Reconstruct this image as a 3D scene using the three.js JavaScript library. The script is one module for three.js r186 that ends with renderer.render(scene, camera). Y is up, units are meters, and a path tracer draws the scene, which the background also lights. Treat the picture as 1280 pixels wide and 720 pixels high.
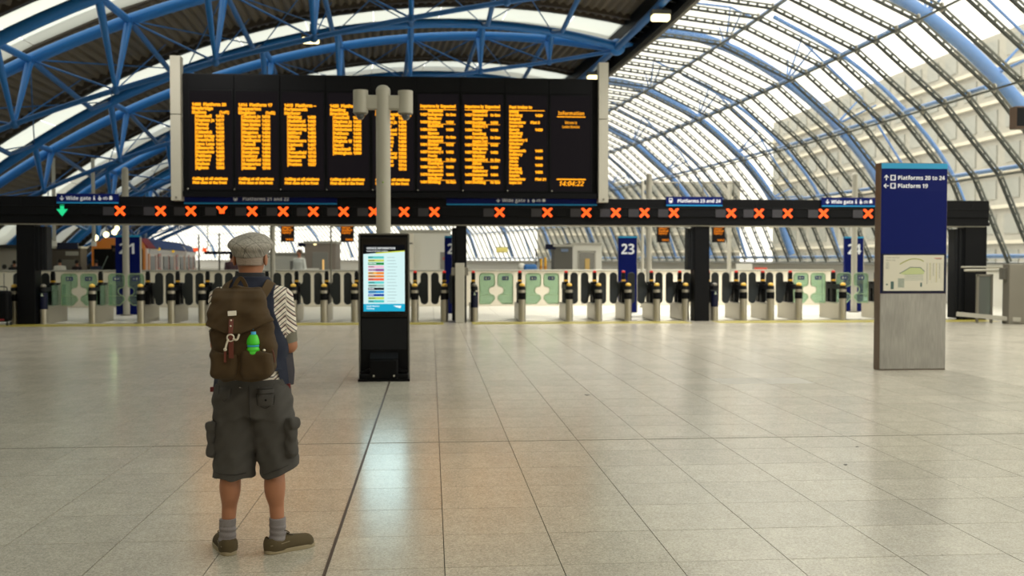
import * as THREE from 'three';
import { RoundedBoxGeometry } from 'three/addons/geometries/RoundedBoxGeometry.js';
import { mergeGeometries, toCreasedNormals, mergeVertices } from 'three/addons/utils/BufferGeometryUtils.js';
import { RectAreaLightUniformsLib } from 'three/addons/lights/RectAreaLightUniformsLib.js';

// ---------------------------------------------------------------- camera, sky, exposure
RectAreaLightUniformsLib.init();
const scene = new THREE.Scene();
const camera = new THREE.PerspectiveCamera(32.28, 16 / 9, 0.1, 1200);
camera.filmGauge = 36;
camera.position.set(0, 1.574, 0);
camera.rotation.order = 'YXZ';
camera.rotation.set(-1.658 * Math.PI / 180, -4.640 * Math.PI / 180, 0);
camera.focus = 5.35;
camera.userData.fStop = 3.0;
scene.background = new THREE.Color().setRGB(1.0, 0.98, 0.92);   // bright overcast sky
scene.backgroundIntensity = 2.15;
const renderer = new THREE.WebGLRenderer({ antialias: true });
renderer.toneMapping = THREE.LinearToneMapping;
renderer.toneMappingExposure = 1.28;
renderer.shadowMap.enabled = true;

// ---------------------------------------------------------------- helpers
let seed = 12345;
const rnd = () => { seed = (seed * 1664525 + 1013904223) >>> 0; return seed / 4294967296; };
const V = (x, y, z) => new THREE.Vector3(x, y, z);
const taken = {};
function numbered(n) { const k = taken[n] = (taken[n] ?? -1) + 1; return k ? n + '_' + String(k).padStart(3, '0') : n; }
function mesh(name, geo, mat, parent) {
  let g = geo;
  if (Array.isArray(geo)) {
    const list = geo.map((q) => q.index ? q.toNonIndexed() : q);
    const keep = list.every((q) => q.attributes.uv);
    for (const q of list) for (const a of Object.keys(q.attributes)) if (a !== 'position' && a !== 'normal' && !(a === 'uv' && keep)) q.deleteAttribute(a);
    g = list.length > 1 ? mergeGeometries(list) : list[0];
  }
  const m = new THREE.Mesh(g, mat);
  m.name = parent ? name : numbered(name);
  m.castShadow = m.receiveShadow = true;
  (parent ?? scene).add(m);
  return m;
}
function thing(name, label, category, [x, y, z] = [0, 0, 0], turn = 0, group) {
  const o = new THREE.Group(); o.name = numbered(name); scene.add(o);
  o.position.set(x, y, z); o.rotation.y = turn; o.userData = { label, category };
  if (group) o.userData.group = group;
  return o;
}
function tag(o, label, category, group) { o.userData = { label, category }; if (group) o.userData.group = group; return o; }
function struct(name, label, category) { const o = new THREE.Group(); o.name = numbered(name); scene.add(o); o.userData = { kind: 'structure', label, category }; return o; }
function part(parent, name, pos) { const o = new THREE.Group(); o.name = name; parent.add(o); if (pos) o.position.set(...pos); return o; }
function dup(root, [x, y, z], turn, label) { const r = root.clone(); r.name = numbered(root.name.replace(/_\d\d\d$/, '')); scene.add(r); r.position.set(x, y, z); r.rotation.y = turn; r.userData = { ...root.userData, label }; return r; }
// geometry
function box(w, h, d, x = 0, y = 0, z = 0, rx = 0, ry = 0, rz = 0) {
  const g = new THREE.BoxGeometry(w, h, d); if (rx) g.rotateX(rx); if (rz) g.rotateZ(rz); if (ry) g.rotateY(ry); g.translate(x, y, z); return g;
}
function rbox(w, h, d, r, x = 0, y = 0, z = 0, seg = 2) { const g = new RoundedBoxGeometry(w, h, d, seg, r); g.translate(x, y, z); return g; }
function cyl(r0, r1, h, x = 0, y = 0, z = 0, n = 20) { const g = new THREE.CylinderGeometry(r1, r0, h, n); g.translate(x, y + h / 2, z); return g; }
function bar(a, b, r0, r1 = r0, n = 8) {
  const dir = b.clone().sub(a), L = dir.length(), g = new THREE.CylinderGeometry(r1, r0, L, n, 1);
  g.applyQuaternion(new THREE.Quaternion().setFromUnitVectors(V(0, 1, 0), dir.normalize()));
  g.translate((a.x + b.x) / 2, (a.y + b.y) / 2, (a.z + b.z) / 2); return g;
}
function sweep(pts, r, n = 10, seg) { return new THREE.TubeGeometry(new THREE.CatmullRomCurve3(pts), seg ?? Math.max(4, pts.length * 3), r, n, false); }
function beam(a, b, w, h, up = V(0, 1, 0)) {     // rectangular bar from a to b
  const dir = b.clone().sub(a), L = dir.length(); dir.normalize();
  const side = V(0, 0, 0).crossVectors(dir, up).normalize(), u = V(0, 0, 0).crossVectors(side, dir);
  const g = new THREE.BoxGeometry(w, h, L); g.applyMatrix4(new THREE.Matrix4().makeBasis(side, u, dir.clone().negate()));
  g.translate((a.x + b.x) / 2, (a.y + b.y) / 2, (a.z + b.z) / 2); return g;
}
function quadSheet(rows, uvs = true) {           // rows[i][j] = Vector3 -> flat-shaded sheet
  const p = [], uv = [];
  for (let i = 0; i + 1 < rows.length; i++) for (let j = 0; j + 1 < rows[i].length; j++) {
    const a = rows[i][j], b = rows[i + 1][j], c = rows[i + 1][j + 1], d = rows[i][j + 1];
    for (const [q, s, t] of [[a, i, j], [b, i + 1, j], [c, i + 1, j + 1], [a, i, j], [c, i + 1, j + 1], [d, i, j + 1]]) { p.push(q.x, q.y, q.z); uv.push(s, t); }
  }
  const g = new THREE.BufferGeometry();
  g.setAttribute('position', new THREE.Float32BufferAttribute(p, 3)); g.setAttribute('uv', new THREE.Float32BufferAttribute(uv, 2));
  g.computeVertexNormals(); return g;
}
function slab(a, b, c, d, t) {                   // a thin pane through four corners with thickness t
  const n = V(0, 0, 0).crossVectors(b.clone().sub(a), d.clone().sub(a)).normalize().multiplyScalar(t);
  const A = [a, b, c, d], B = A.map((q) => q.clone().add(n)), rows = [];
  const g = [quadSheet([[A[0], A[3]], [A[1], A[2]]]), quadSheet([[B[0], B[1]], [B[3], B[2]]])];
  for (let i = 0; i < 4; i++) g.push(quadSheet([[A[i], A[(i + 1) % 4]], [B[i], B[(i + 1) % 4]]]));
  return mergeGeometries(g);
}
function sheet(a, b, c, d) { return quadSheet([[a, d], [b, c]]); }   // one thin pane
function extrude(shape, depth, bevel = 0) {
  const g = new THREE.ExtrudeGeometry(shape, { depth: depth - 2 * bevel, bevelEnabled: bevel > 0, bevelSize: bevel, bevelThickness: bevel, bevelSegments: 2, curveSegments: 10 });
  g.translate(0, 0, -depth / 2 + bevel); return g;
}
function pill(w, h, r = w / 2) {
  const s = new THREE.Shape(); const a = w / 2, b = h / 2;
  s.moveTo(-a + r, -b); s.lineTo(a - r, -b); s.absarc(a - r, -b + r, r, -Math.PI / 2, 0); s.lineTo(a, b - r); s.absarc(a - r, b - r, r, 0, Math.PI / 2);
  s.lineTo(-a + r, b); s.absarc(-a + r, b - r, r, Math.PI / 2, Math.PI); s.lineTo(-a, -b + r); s.absarc(-a + r, -b + r, r, Math.PI, 1.5 * Math.PI); return s;
}
// textures
function noiseGrid(n, s) { let k = s >>> 0; const a = new Float32Array(n * n); for (let i = 0; i < a.length; i++) { k = (k * 1664525 + 1013904223) >>> 0; a[i] = k / 4294967296; } return a; }
function tileNoise(size, cell, s) {              // smooth tiling value noise, 0..1
  const n = Math.max(2, Math.round(size / cell)), g = noiseGrid(n, s), out = new Float32Array(size * size);
  for (let y = 0; y < size; y++) for (let x = 0; x < size; x++) {
    const fx = x / size * n, fy = y / size * n, x0 = fx | 0, y0 = fy | 0; let u = fx - x0, v = fy - y0; u = u * u * (3 - 2 * u); v = v * v * (3 - 2 * v);
    const x1 = (x0 + 1) % n, y1 = (y0 + 1) % n;
    out[y * size + x] = (g[y0 * n + x0] * (1 - u) + g[y0 * n + x1] * u) * (1 - v) + (g[y1 * n + x0] * (1 - u) + g[y1 * n + x1] * u) * v;
  }
  return out;
}
function dataTex(size, f, srgb) {
  const d = new Uint8Array(size * size * 4);
  for (let i = 0; i < size * size; i++) { const c = f(i, i % size, i / size | 0); d[i * 4] = c[0]; d[i * 4 + 1] = c[1]; d[i * 4 + 2] = c[2]; d[i * 4 + 3] = 255; }
  const t = new THREE.DataTexture(d, size, size); t.wrapS = t.wrapT = THREE.RepeatWrapping; t.magFilter = THREE.LinearFilter; t.minFilter = THREE.LinearMipmapLinearFilter; t.generateMipmaps = true;
  if (srgb) t.colorSpace = THREE.SRGBColorSpace; t.needsUpdate = true; return t;
}
function canvasTex(w, h, draw) {
  const c = document.createElement('canvas'); c.width = w; c.height = h; const x = c.getContext('2d'); draw(x, w, h);
  const t = new THREE.CanvasTexture(c); t.colorSpace = THREE.SRGBColorSpace; t.magFilter = THREE.LinearFilter; return t;
}
const clamp8 = (v) => Math.max(0, Math.min(255, v));
const std = (color, roughness = 0.6, metalness = 0, more = {}) => new THREE.MeshStandardMaterial({ color, roughness, metalness, ...more });
const phys = (o) => new THREE.MeshPhysicalMaterial(o);
const fineBump = dataTex(256, ((a) => (i) => { const v = a[i] * 255; return [v, v, v]; })(noiseGrid(256, 77)));
const weaveBump = dataTex(128, (i, x, y) => { const v = 128 + 60 * Math.sin(x / 128 * Math.PI * 2 * 16) * Math.sin(y / 128 * Math.PI * 2 * 16) + (rnd() - .5) * 70; return [v, v, v]; });
const M = {
  steel: std(0xa8a396, 0.38, 0.8), steelDull: std(0x807c72, 0.5, 0.5), paleSteel: std(0xaaa79b, 0.5, 0.15),
  black: phys({ color: 0x050609, roughness: 0.5, specularIntensity: 0.25 }), beamBlack: phys({ color: 0x07080c, roughness: 0.45, specularIntensity: 0.3 }), dark: phys({ color: 0x111317, roughness: 0.55, specularIntensity: 0.4 }), rubber: std(0x272d30, 0.6), navy: phys({ color: 0x041358, roughness: 0.42, specularIntensity: 0.25 }), navyDark: phys({ color: 0x080e2a, roughness: 0.42, specularIntensity: 0.5 }), lightBlue: std(0x1f93c4, 0.4),
  blue: std(0x2276c6, 0.36), blueDark: std(0x1d62a6, 0.45), white: std(0xd9d7cc, 0.55), cream: std(0xe3dcca, 0.6), grey: std(0x85837c, 0.6), greyDark: std(0x58564f, 0.6),
  deck: std(0x6e6454, 0.6, 0.2), brown: std(0x4d4439, 0.6), bar: std(0x6a6d66, 0.45, 0.3), barLow: std(0x3a3e39, 0.5, 0.2), seal: std(0x24261f, 0.7),
  yellow: std(0xd9a42a, 0.45), redLamp: std(0xb0231c, 0.35, 0, { emissive: 0xd11d12, emissiveIntensity: 0.5 }), amberPad: std(0xe0b64a, 0.4),
  greenGlass: phys({ color: 0xcfe6d8, roughness: 0.08, transmission: 0.9, thickness: 0, ior: 1.5 }), tealEdge: std(0x6fa08e, 0.3), clear: phys({ color: 0xf4f7f2, roughness: 0.05, transmission: 1, thickness: 0, ior: 1.5 }),
  pane: phys({ color: 0xf3f1e6, roughness: 0.22, transmission: 0.92, thickness: 0, ior: 1.45 }),
  opal: phys({ color: 0xb9bdb3, roughness: 0.7, transmission: 0.95, thickness: 0, ior: 1.45 }),
  smoked: phys({ color: 0x9aa19c, roughness: 0.1, transmission: 0.7, thickness: 0, ior: 1.5 }),
  lampGlow: std(0xfff2c8, 0.5, 0, { emissive: 0xfff0b0, emissiveIntensity: 2.2 }),
};
// ---------------------------------------------------------------- floor
const terr = (() => {
  const N = 512, a = noiseGrid(N, 5), b = tileNoise(N, 4, 8), c = tileNoise(N, 90, 9), e = tileNoise(N, 30, 19);
  return {
    map: dataTex(N, (i) => { let v = 190 + (a[i] - .5) * 44 + (b[i] - .5) * 34 + (c[i] - .5) * 8 + (e[i] - .5) * 7; if (a[i] < .04) v -= 40; return [clamp8(v), clamp8(v * .985), clamp8(v * .935)]; }, true),
  };
})();
const tileMats = [1, 0.965, 1.02, 0.94, 0.985, 1.01].map((k, i) => {
  const m = std(0xffffff, 0.22, 0, { map: terr.map }); m.color.setRGB(0.845 * k, 0.82 * k, 0.775 * k); return m;
});
const T = 0.6, X0 = -0.535, D0 = 5.048;
const floor = struct('floor', 'pale speckled terrazzo tile floor of the concourse', 'floor');
mesh('screed', box(38.4, 0.2, 50, -0.35, -0.112, -11), std(0x4a463d, 0.9), floor);
{
  const tileGeo = [0, 1, 2, 3, 4, 5].map((k) => {
    const g = box(T - 0.005, 0.02, T - 0.005, 0, -0.01, 0), p = g.attributes.position, uv = g.attributes.uv;
    for (let i = 0; i < p.count; i++) uv.setXY(i, p.getX(i) / 1.1 + k * 0.37, p.getZ(i) / 1.1 + k * 0.53);
    return g;
  });
  const yaw = -4.64 * Math.PI / 180, rest = tileGeo.map(() => []), pale = [];
  const dullTile = tileMats[0].clone(); dullTile.color.setRGB(0.6, 0.6, 0.58); dullTile.roughness = 0.4;
  let made = 0;
  for (let r = -20; r < 48; r++) for (let c = -31; c < 32; c++) {
    const x = X0 + (c + .5) * T, d = D0 + (r + .5) * T, k = Math.floor(rnd() * 6);
    const zc = d * Math.cos(yaw) - x * Math.sin(yaw), xc = x * Math.cos(yaw) + d * Math.sin(yaw);
    const inView = d > 4.4 && d < 11.9 && Math.abs(xc) < zc * 0.5145 + 0.45;
    if (r === 12 && (c === 7 || c === 8)) { const m = mesh('tile', tileGeo[k], dullTile, floor); m.position.set(x, 0, -d); continue; }
    if (inView && made < 290) { const m = mesh('tile', tileGeo[k], tileMats[k], floor); m.position.set(x, (rnd() - .5) * 0.0006, -d); made++; }
    else { const g = tileGeo[k].clone(); g.translate(x, 0, -d); (d > 25.5 ? pale : rest[k]).push(g); }
  }
  rest.forEach((l, k) => { const m = mesh('tile_paving', l, tileMats[k], floor); m.userData.kind = 'stuff'; });
  { const m = mesh('pale_paving', pale, std(0xe6e3d8, 0.35), floor); m.userData.kind = 'stuff'; }
  mesh('expansion_joint', box(0.016, 0.006, 8.4, X0, 0.001, -8.7), std(0x4a3d33, 0.5, 0.5), floor);
  mesh('expansion_joint', box(40, 0.004, 0.006, 0, 0.0006, -(D0 + 6 * T - .108)), std(0x6b665a, 0.6), floor);
  const yl = std(0x9a8f3c, 0.5);
  for (const [a, b] of [[-13, 0.3], [1.0, 6.4], [7.1, 14.3]]) mesh('yellow_line', box(b - a, 0.004, 0.8, (a + b) / 2, 0.002, -24.4), yl, floor);
  for (const [x, d, r] of [[3.56, 8.05, .012], [3.16, 7.35, .014], [1.8, 11.4, .03], [-4.3, 9.7, .02]]) mesh('gum_spot', new THREE.CylinderGeometry(r, r, 0.003, 9).translate(x, 0.0015, -d), std(0x3d3a34, .8), floor);
}
// ---------------------------------------------------------------- shed geometry: straight to s = 27, then a left-hand curve
const RC = 250, SB = 27;
function shed(s, x, y) { if (s <= SB) return V(x, y, -s); const p = (s - SB) / RC; return V(-RC + (RC + x) * Math.cos(p), y, -(SB + (RC + x) * Math.sin(p))); }
const S0 = 27.4, BAY = 10.05, NB = 20, SEND = S0 + BAY * (NB - 1) + 4, SBACK = -14;
const prof = [[8.2, 9.66], [10.6, 9.38], [13.3, 8.14], [15.5, 6.28], [17.3, 4.15], [18.5, 1.45]];   // glazed side
const CX = 2, CY = -18.55, RT = 28.7;                                                            // arc of the truss tubes
const arcY = (x, R = RT) => CY + Math.sqrt(R * R - (x - CX) * (x - CX));
const PINX = 7.3, BASEX = -18.8;
// --- ceiling: corrugated deck with glazed strips above each truss
const ceiling = struct('ceiling', 'corrugated metal roof deck with white glazed strips between the blue trusses', 'ceiling');
{
  const R1 = 29.45, th0 = Math.asin((8.0 - CX) / R1), th1 = Math.asin((-19.3 - CX) / R1);
  const pitch = 0.3 / R1, deckProfile = [];
  for (let t = th0, k = 0; t > th1; t -= pitch / 4, k++) { const R = R1 + ((k % 4 === 1 || k % 4 === 2) ? 0.1 : 0), tt = t + ((k % 2) ? 0 : pitch * .06); deckProfile.push([CX + R * Math.sin(tt), CY + R * Math.cos(tt)]); }
  const smooth = []; for (let i = 0; i <= 24; i++) { const t = th0 + (th1 - th0) * i / 24; smooth.push(t); }
  const smoothX = CX + R1 * Math.sin(smooth[8]);
  const at = (s, t, R) => shed(s, CX + R * Math.sin(t), CY + R * Math.cos(t));
  const outer = std(0x8b8a84, 0.7);
  const far = { strip: [], beam: [] };
  const strips = []; for (let k = -4; k < NB; k++) strips.push([S0 + BAY * k - 0.8, S0 + BAY * k + 2.6, k]);
  let from = SBACK;
  const up0 = (f, a) => { const r = []; for (let i = 0; i <= 3; i++) r.push(smooth.slice(0, 9).map((t) => at(f + (a - f) * i / 3, t, R1 + 0.1))); return r; };
  const farStrip = (a, b) => far.strip.push(quadSheet([smooth.map((t) => at(a, t, R1 + .1)), smooth.map((t) => at(b, t, R1 + .1))]));
  for (const [a, b, k] of [...strips, [SEND, SEND, 99]]) {
    const rows = []; for (let i = 0; i <= 3; i++) rows.push(deckProfile.filter(([x]) => a >= 9 || x < smoothX).map(([x, y]) => shed(from + (a - from) * i / 3, x, y)));
    if (a < 9) mesh('rooflight', quadSheet(up0(from, a)), M.opal, ceiling);
    mesh('deck_panel', quadSheet(rows), M.deck, ceiling);
    const up = []; for (let i = 0; i <= 3; i++) up.push(smooth.slice(a < 9 ? 8 : 0).map((t) => at(from + (a - from) * i / 3, t, R1 + 0.32)));
    mesh('roof_covering', quadSheet(up), outer, ceiling);
    if (k === 99) break;
    // dark gutter beams either side of the strip, as arcs
    const gut = (s, w, h, R, mat, name) => { const g = []; for (let i = 0; i < 24; i++) g.push(beam(at(s, smooth[i], R), at(s, smooth[i + 1], R), w, h)); if (k >= -1 && k < 5) mesh(name, g, mat, ceiling); else far.beam.push(...g); };
    gut(a, 0.2, 0.22, R1 + 0.03, M.brown, 'gutter_beam'); gut(a - 0.8, 0.16, 0.2, R1 + 0.0, M.brown, 'gutter_beam'); gut(b, 0.16, 0.3, R1 + 0.1, M.brown, 'gutter_beam');
    for (let i = 0; i < 24; i += 2) {
      const g = sheet(at(a, smooth[i], R1 - .04), at(b, smooth[i], R1 + .02), at(b, smooth[i + 2] + .0006, R1 + .02), at(a, smooth[i + 2] + .0006, R1 - .04));
      if (k >= 0 && k < 4) mesh('skylight_pane', g, M.opal, ceiling); else far.strip.push(g);
    }
    from = b;
  }
  const q = mesh('far_skylight_panes', far.strip, M.opal, ceiling); q.userData.kind = 'stuff';
  const w = mesh('far_gutter_beams', far.beam, M.brown, ceiling); w.userData.kind = 'stuff';
  // seam: dark castellated beam, pale edge rail
  const A = [], B = [], C = [];
  for (let s = SBACK; s < SEND; s += 2.5) {
    const e = Math.min(SEND, s + 2.5);
    A.push(beam(shed(s, 8.05, 10.15), shed(e, 8.05, 10.15), 0.12, 1.1)); B.push(beam(shed(s, 8.22, 9.6), shed(e, 8.22, 9.6), 0.14, 0.16));
    C.push(beam(shed(s, 7.45, 10.2), shed(e, 7.45, 10.2), 0.1, 0.5));
    for (const u of [0.3, 1.1, 1.9]) C.push(beam(shed(s + u, 7.45, 10.0), shed(s + u + .45, 7.95, 10.0), 0.1, 0.3));
  }
  mesh('seam_fascia', [...A, ...C], M.black, ceiling); mesh('seam_rail', B, M.steelDull, ceiling);
}
// --- glazed side
const wallRight = struct('wall_right', 'sloping glass wall of long lapped panes between dark glazing bars', 'wall');
{
  const NBAR = 8, ds = BAY / NBAR, k0 = Math.floor((SBACK - S0) / ds), k1 = Math.floor((SEND - S0) / ds);
  const P = (s, j, off = 0) => {               // point on the profile, pushed inwards by off
    const n = prof.length, a = prof[Math.max(0, j - 1)], b = prof[Math.min(n - 1, j + 1)], dx = b[0] - a[0], dy = b[1] - a[1], L = Math.hypot(dx, dy);
    return shed(s, prof[j][0] + dy / L * off, prof[j][1] - dx / L * off);
  };
  const farPane = [], farBar = [], nearStart = Math.round((21 - S0) / ds);
  let panes = 0;
  for (let k = k0; k < k1; k++) {
    const s = S0 + (k + 0.35) * ds, inner = k >= nearStart && k < nearStart + 54;
    const barLow = [], barTop = [];
    for (let j = 0; j < 5; j++) {
      const g = sheet(P(s, j, -.16), P(s, j + 1, -.12), P(s + ds, j + 1, -.12), P(s + ds, j, -.16));
      if (inner && panes < 280) { mesh('glass_pane', g, M.pane, wallRight); panes++; } else farPane.push(g);
      const a = P(s, j, 0.0), b = P(s, j + 1, 0.0), a2 = P(s, j, -0.12), b2 = P(s, j + 1, -0.12);
      const nrm = a2.clone().sub(a).normalize(), mid = nrm.clone().multiplyScalar(.06);
      if (inner && k < nearStart + 44) {
        barLow.push(beam(a, b, 0.1, 0.055, nrm)); barTop.push(beam(a2, b2, 0.05, 0.045, nrm));
        const L = a.distanceTo(b), n = Math.round(L / 0.3);
        for (let i = 0; i < n; i++) { const t = (i + .5) / n; barTop.push(beam(a.clone().lerp(b, t - .13 / n).add(mid), a.clone().lerp(b, t + .13 / n).add(mid), 0.03, 0.11, nrm)); }
      } else farBar.push(beam(a, b, s > 75 ? 0.16 : 0.09, 0.09, nrm));
    }
    if (barLow.length) { const o = part(wallRight, 'glazing_bar'); mesh('bar_flange', barLow, M.barLow, o); mesh('bar_web', barTop, M.bar, o); }
  }
  const q = mesh('far_glass_panes', farPane, M.pane, wallRight); q.userData.kind = 'stuff';
  const w = mesh('far_glazing_bars', farBar, M.bar, wallRight); w.userData.kind = 'stuff';
  // longitudinal rails with their round glazing brackets
  for (let j = 1; j < 6; j++) {
    const g = [], ring = [];
    for (let s = SBACK; s < SEND; s += 3) g.push(beam(P(s, j, 0.04), P(Math.min(s + 3, SEND), j, 0.04), 0.05, 0.05));
    mesh('glazing_rail', g, M.bar, wallRight);
    for (let k = nearStart; k < nearStart + 34; k++) { const s = S0 + (k + 0.35) * ds, t = new THREE.TorusGeometry(0.11, 0.025, 6, 12); t.rotateY(Math.PI / 2 * 0.9); const p = P(s - .12, j, -0.02); t.translate(p.x, p.y, p.z); ring.push(t); }
    if (j < 5) mesh('glazing_brackets', ring, M.paleSteel, wallRight).userData.kind = 'stuff';
  }
  // parapet below the glass
  const base = [], coping = [];
  for (let s = SBACK; s < SEND; s += 4) { const e = Math.min(s + 4, SEND); base.push(beam(shed(s, 18.7, 0.65), shed(e, 18.7, 0.65), 0.3, 1.35)); coping.push(beam(shed(s, 18.5, 1.36), shed(e, 18.5, 1.36), 0.5, 0.08)); }
  mesh('parapet', base, std(0xeeebe2, .6), wallRight); mesh('coping', coping, M.paleSteel, wallRight);
}
// --- other walls that close the hall
const wallLeft = struct('wall_left', 'shaded grey wall below the low side of the roof', 'wall');
{ const g = []; for (let s = SBACK; s < SEND; s += 5) { const e = Math.min(s + 5, SEND); g.push(beam(shed(s, -19.4, 0.8), shed(e, -19.4, 0.8), 0.3, 3.6)); } mesh('wall_face', g, M.greyDark, wallLeft); }
const wallBack = struct('wall_back', 'plain wall of the older concourse behind the viewer', 'wall');
mesh('wall_face', box(40, 11.5, 0.3, -0.4, 5.6, 14.2), std(0xb9ac98, 0.8), wallBack);
const ground = struct('ground', 'paved ground outside and beyond the gate line', 'ground');
mesh('platform_ground', box(560, 0.2, 560, -60, -0.32, -150), std(0x9d9a92, 0.9), ground);
// platform deck beyond the barrier
{ const g = []; for (let s = 44; s < SEND; s += 5) g.push(quadSheet([[shed(s, -19.2, -0.02), shed(s + 5, -19.2, -0.02)], [shed(s, 18.6, -0.02), shed(s + 5, 18.6, -0.02)]])); mesh('platform_surface', g, std(0x8f8b82, .8), ground); }
const wallFar = struct('wall_far', 'low cream barrier wall behind the ticket gates', 'wall');
mesh('wall_face', rbox(33, 1.16, 0.25, 0.02, -2.6, 0.58, -33.6), M.cream, wallFar);
mesh('coping', rbox(33, 0.06, 0.34, 0.02, -2.6, 1.19, -33.6), M.paleSteel, wallFar);
for (let i = 0; i < 16; i++) mesh('panel_joint', box(0.02, 1.1, 0.27, -18 + i * 2.1, 0.57, -33.6), M.steelDull, wallFar);
// ---------------------------------------------------------------- concourse ceiling lights (behind and above the viewer)
for (let k = 0; k < 4; k++) {
  const x = -13 + k * 5.6, z = 3 + (k % 2) * 5;
  const o = thing('high_bay_lamp', `large square lamp hung over the concourse behind the viewer, ${['first', 'second', 'third', 'fourth'][k]} from the shaded wall`, 'lamp', [x, 5.9, z], 0, 'concourse roof lamps');
  mesh('housing', rbox(1.3, 0.16, 1.3, 0.04, 0, 0.1, 0), M.greyDark, o);
  mesh('diffuser', box(1.2, 0.02, 1.2, 0, 0.01, 0), std(0xfff3da, .5, 0, { emissive: 0xffe6c0, emissiveIntensity: 1.5 }), o);
  mesh('hanger', bar(V(0, .15, 0), V(0, arcY(x) - 5.9 + .6, 0), 0.02), M.steelDull, o);
  const L = new THREE.RectAreaLight(0xffd2a0, 14, 1.2, 1.2); L.position.set(0, -0.02, 0); L.rotation.x = -Math.PI / 2; o.add(L);
}
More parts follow.
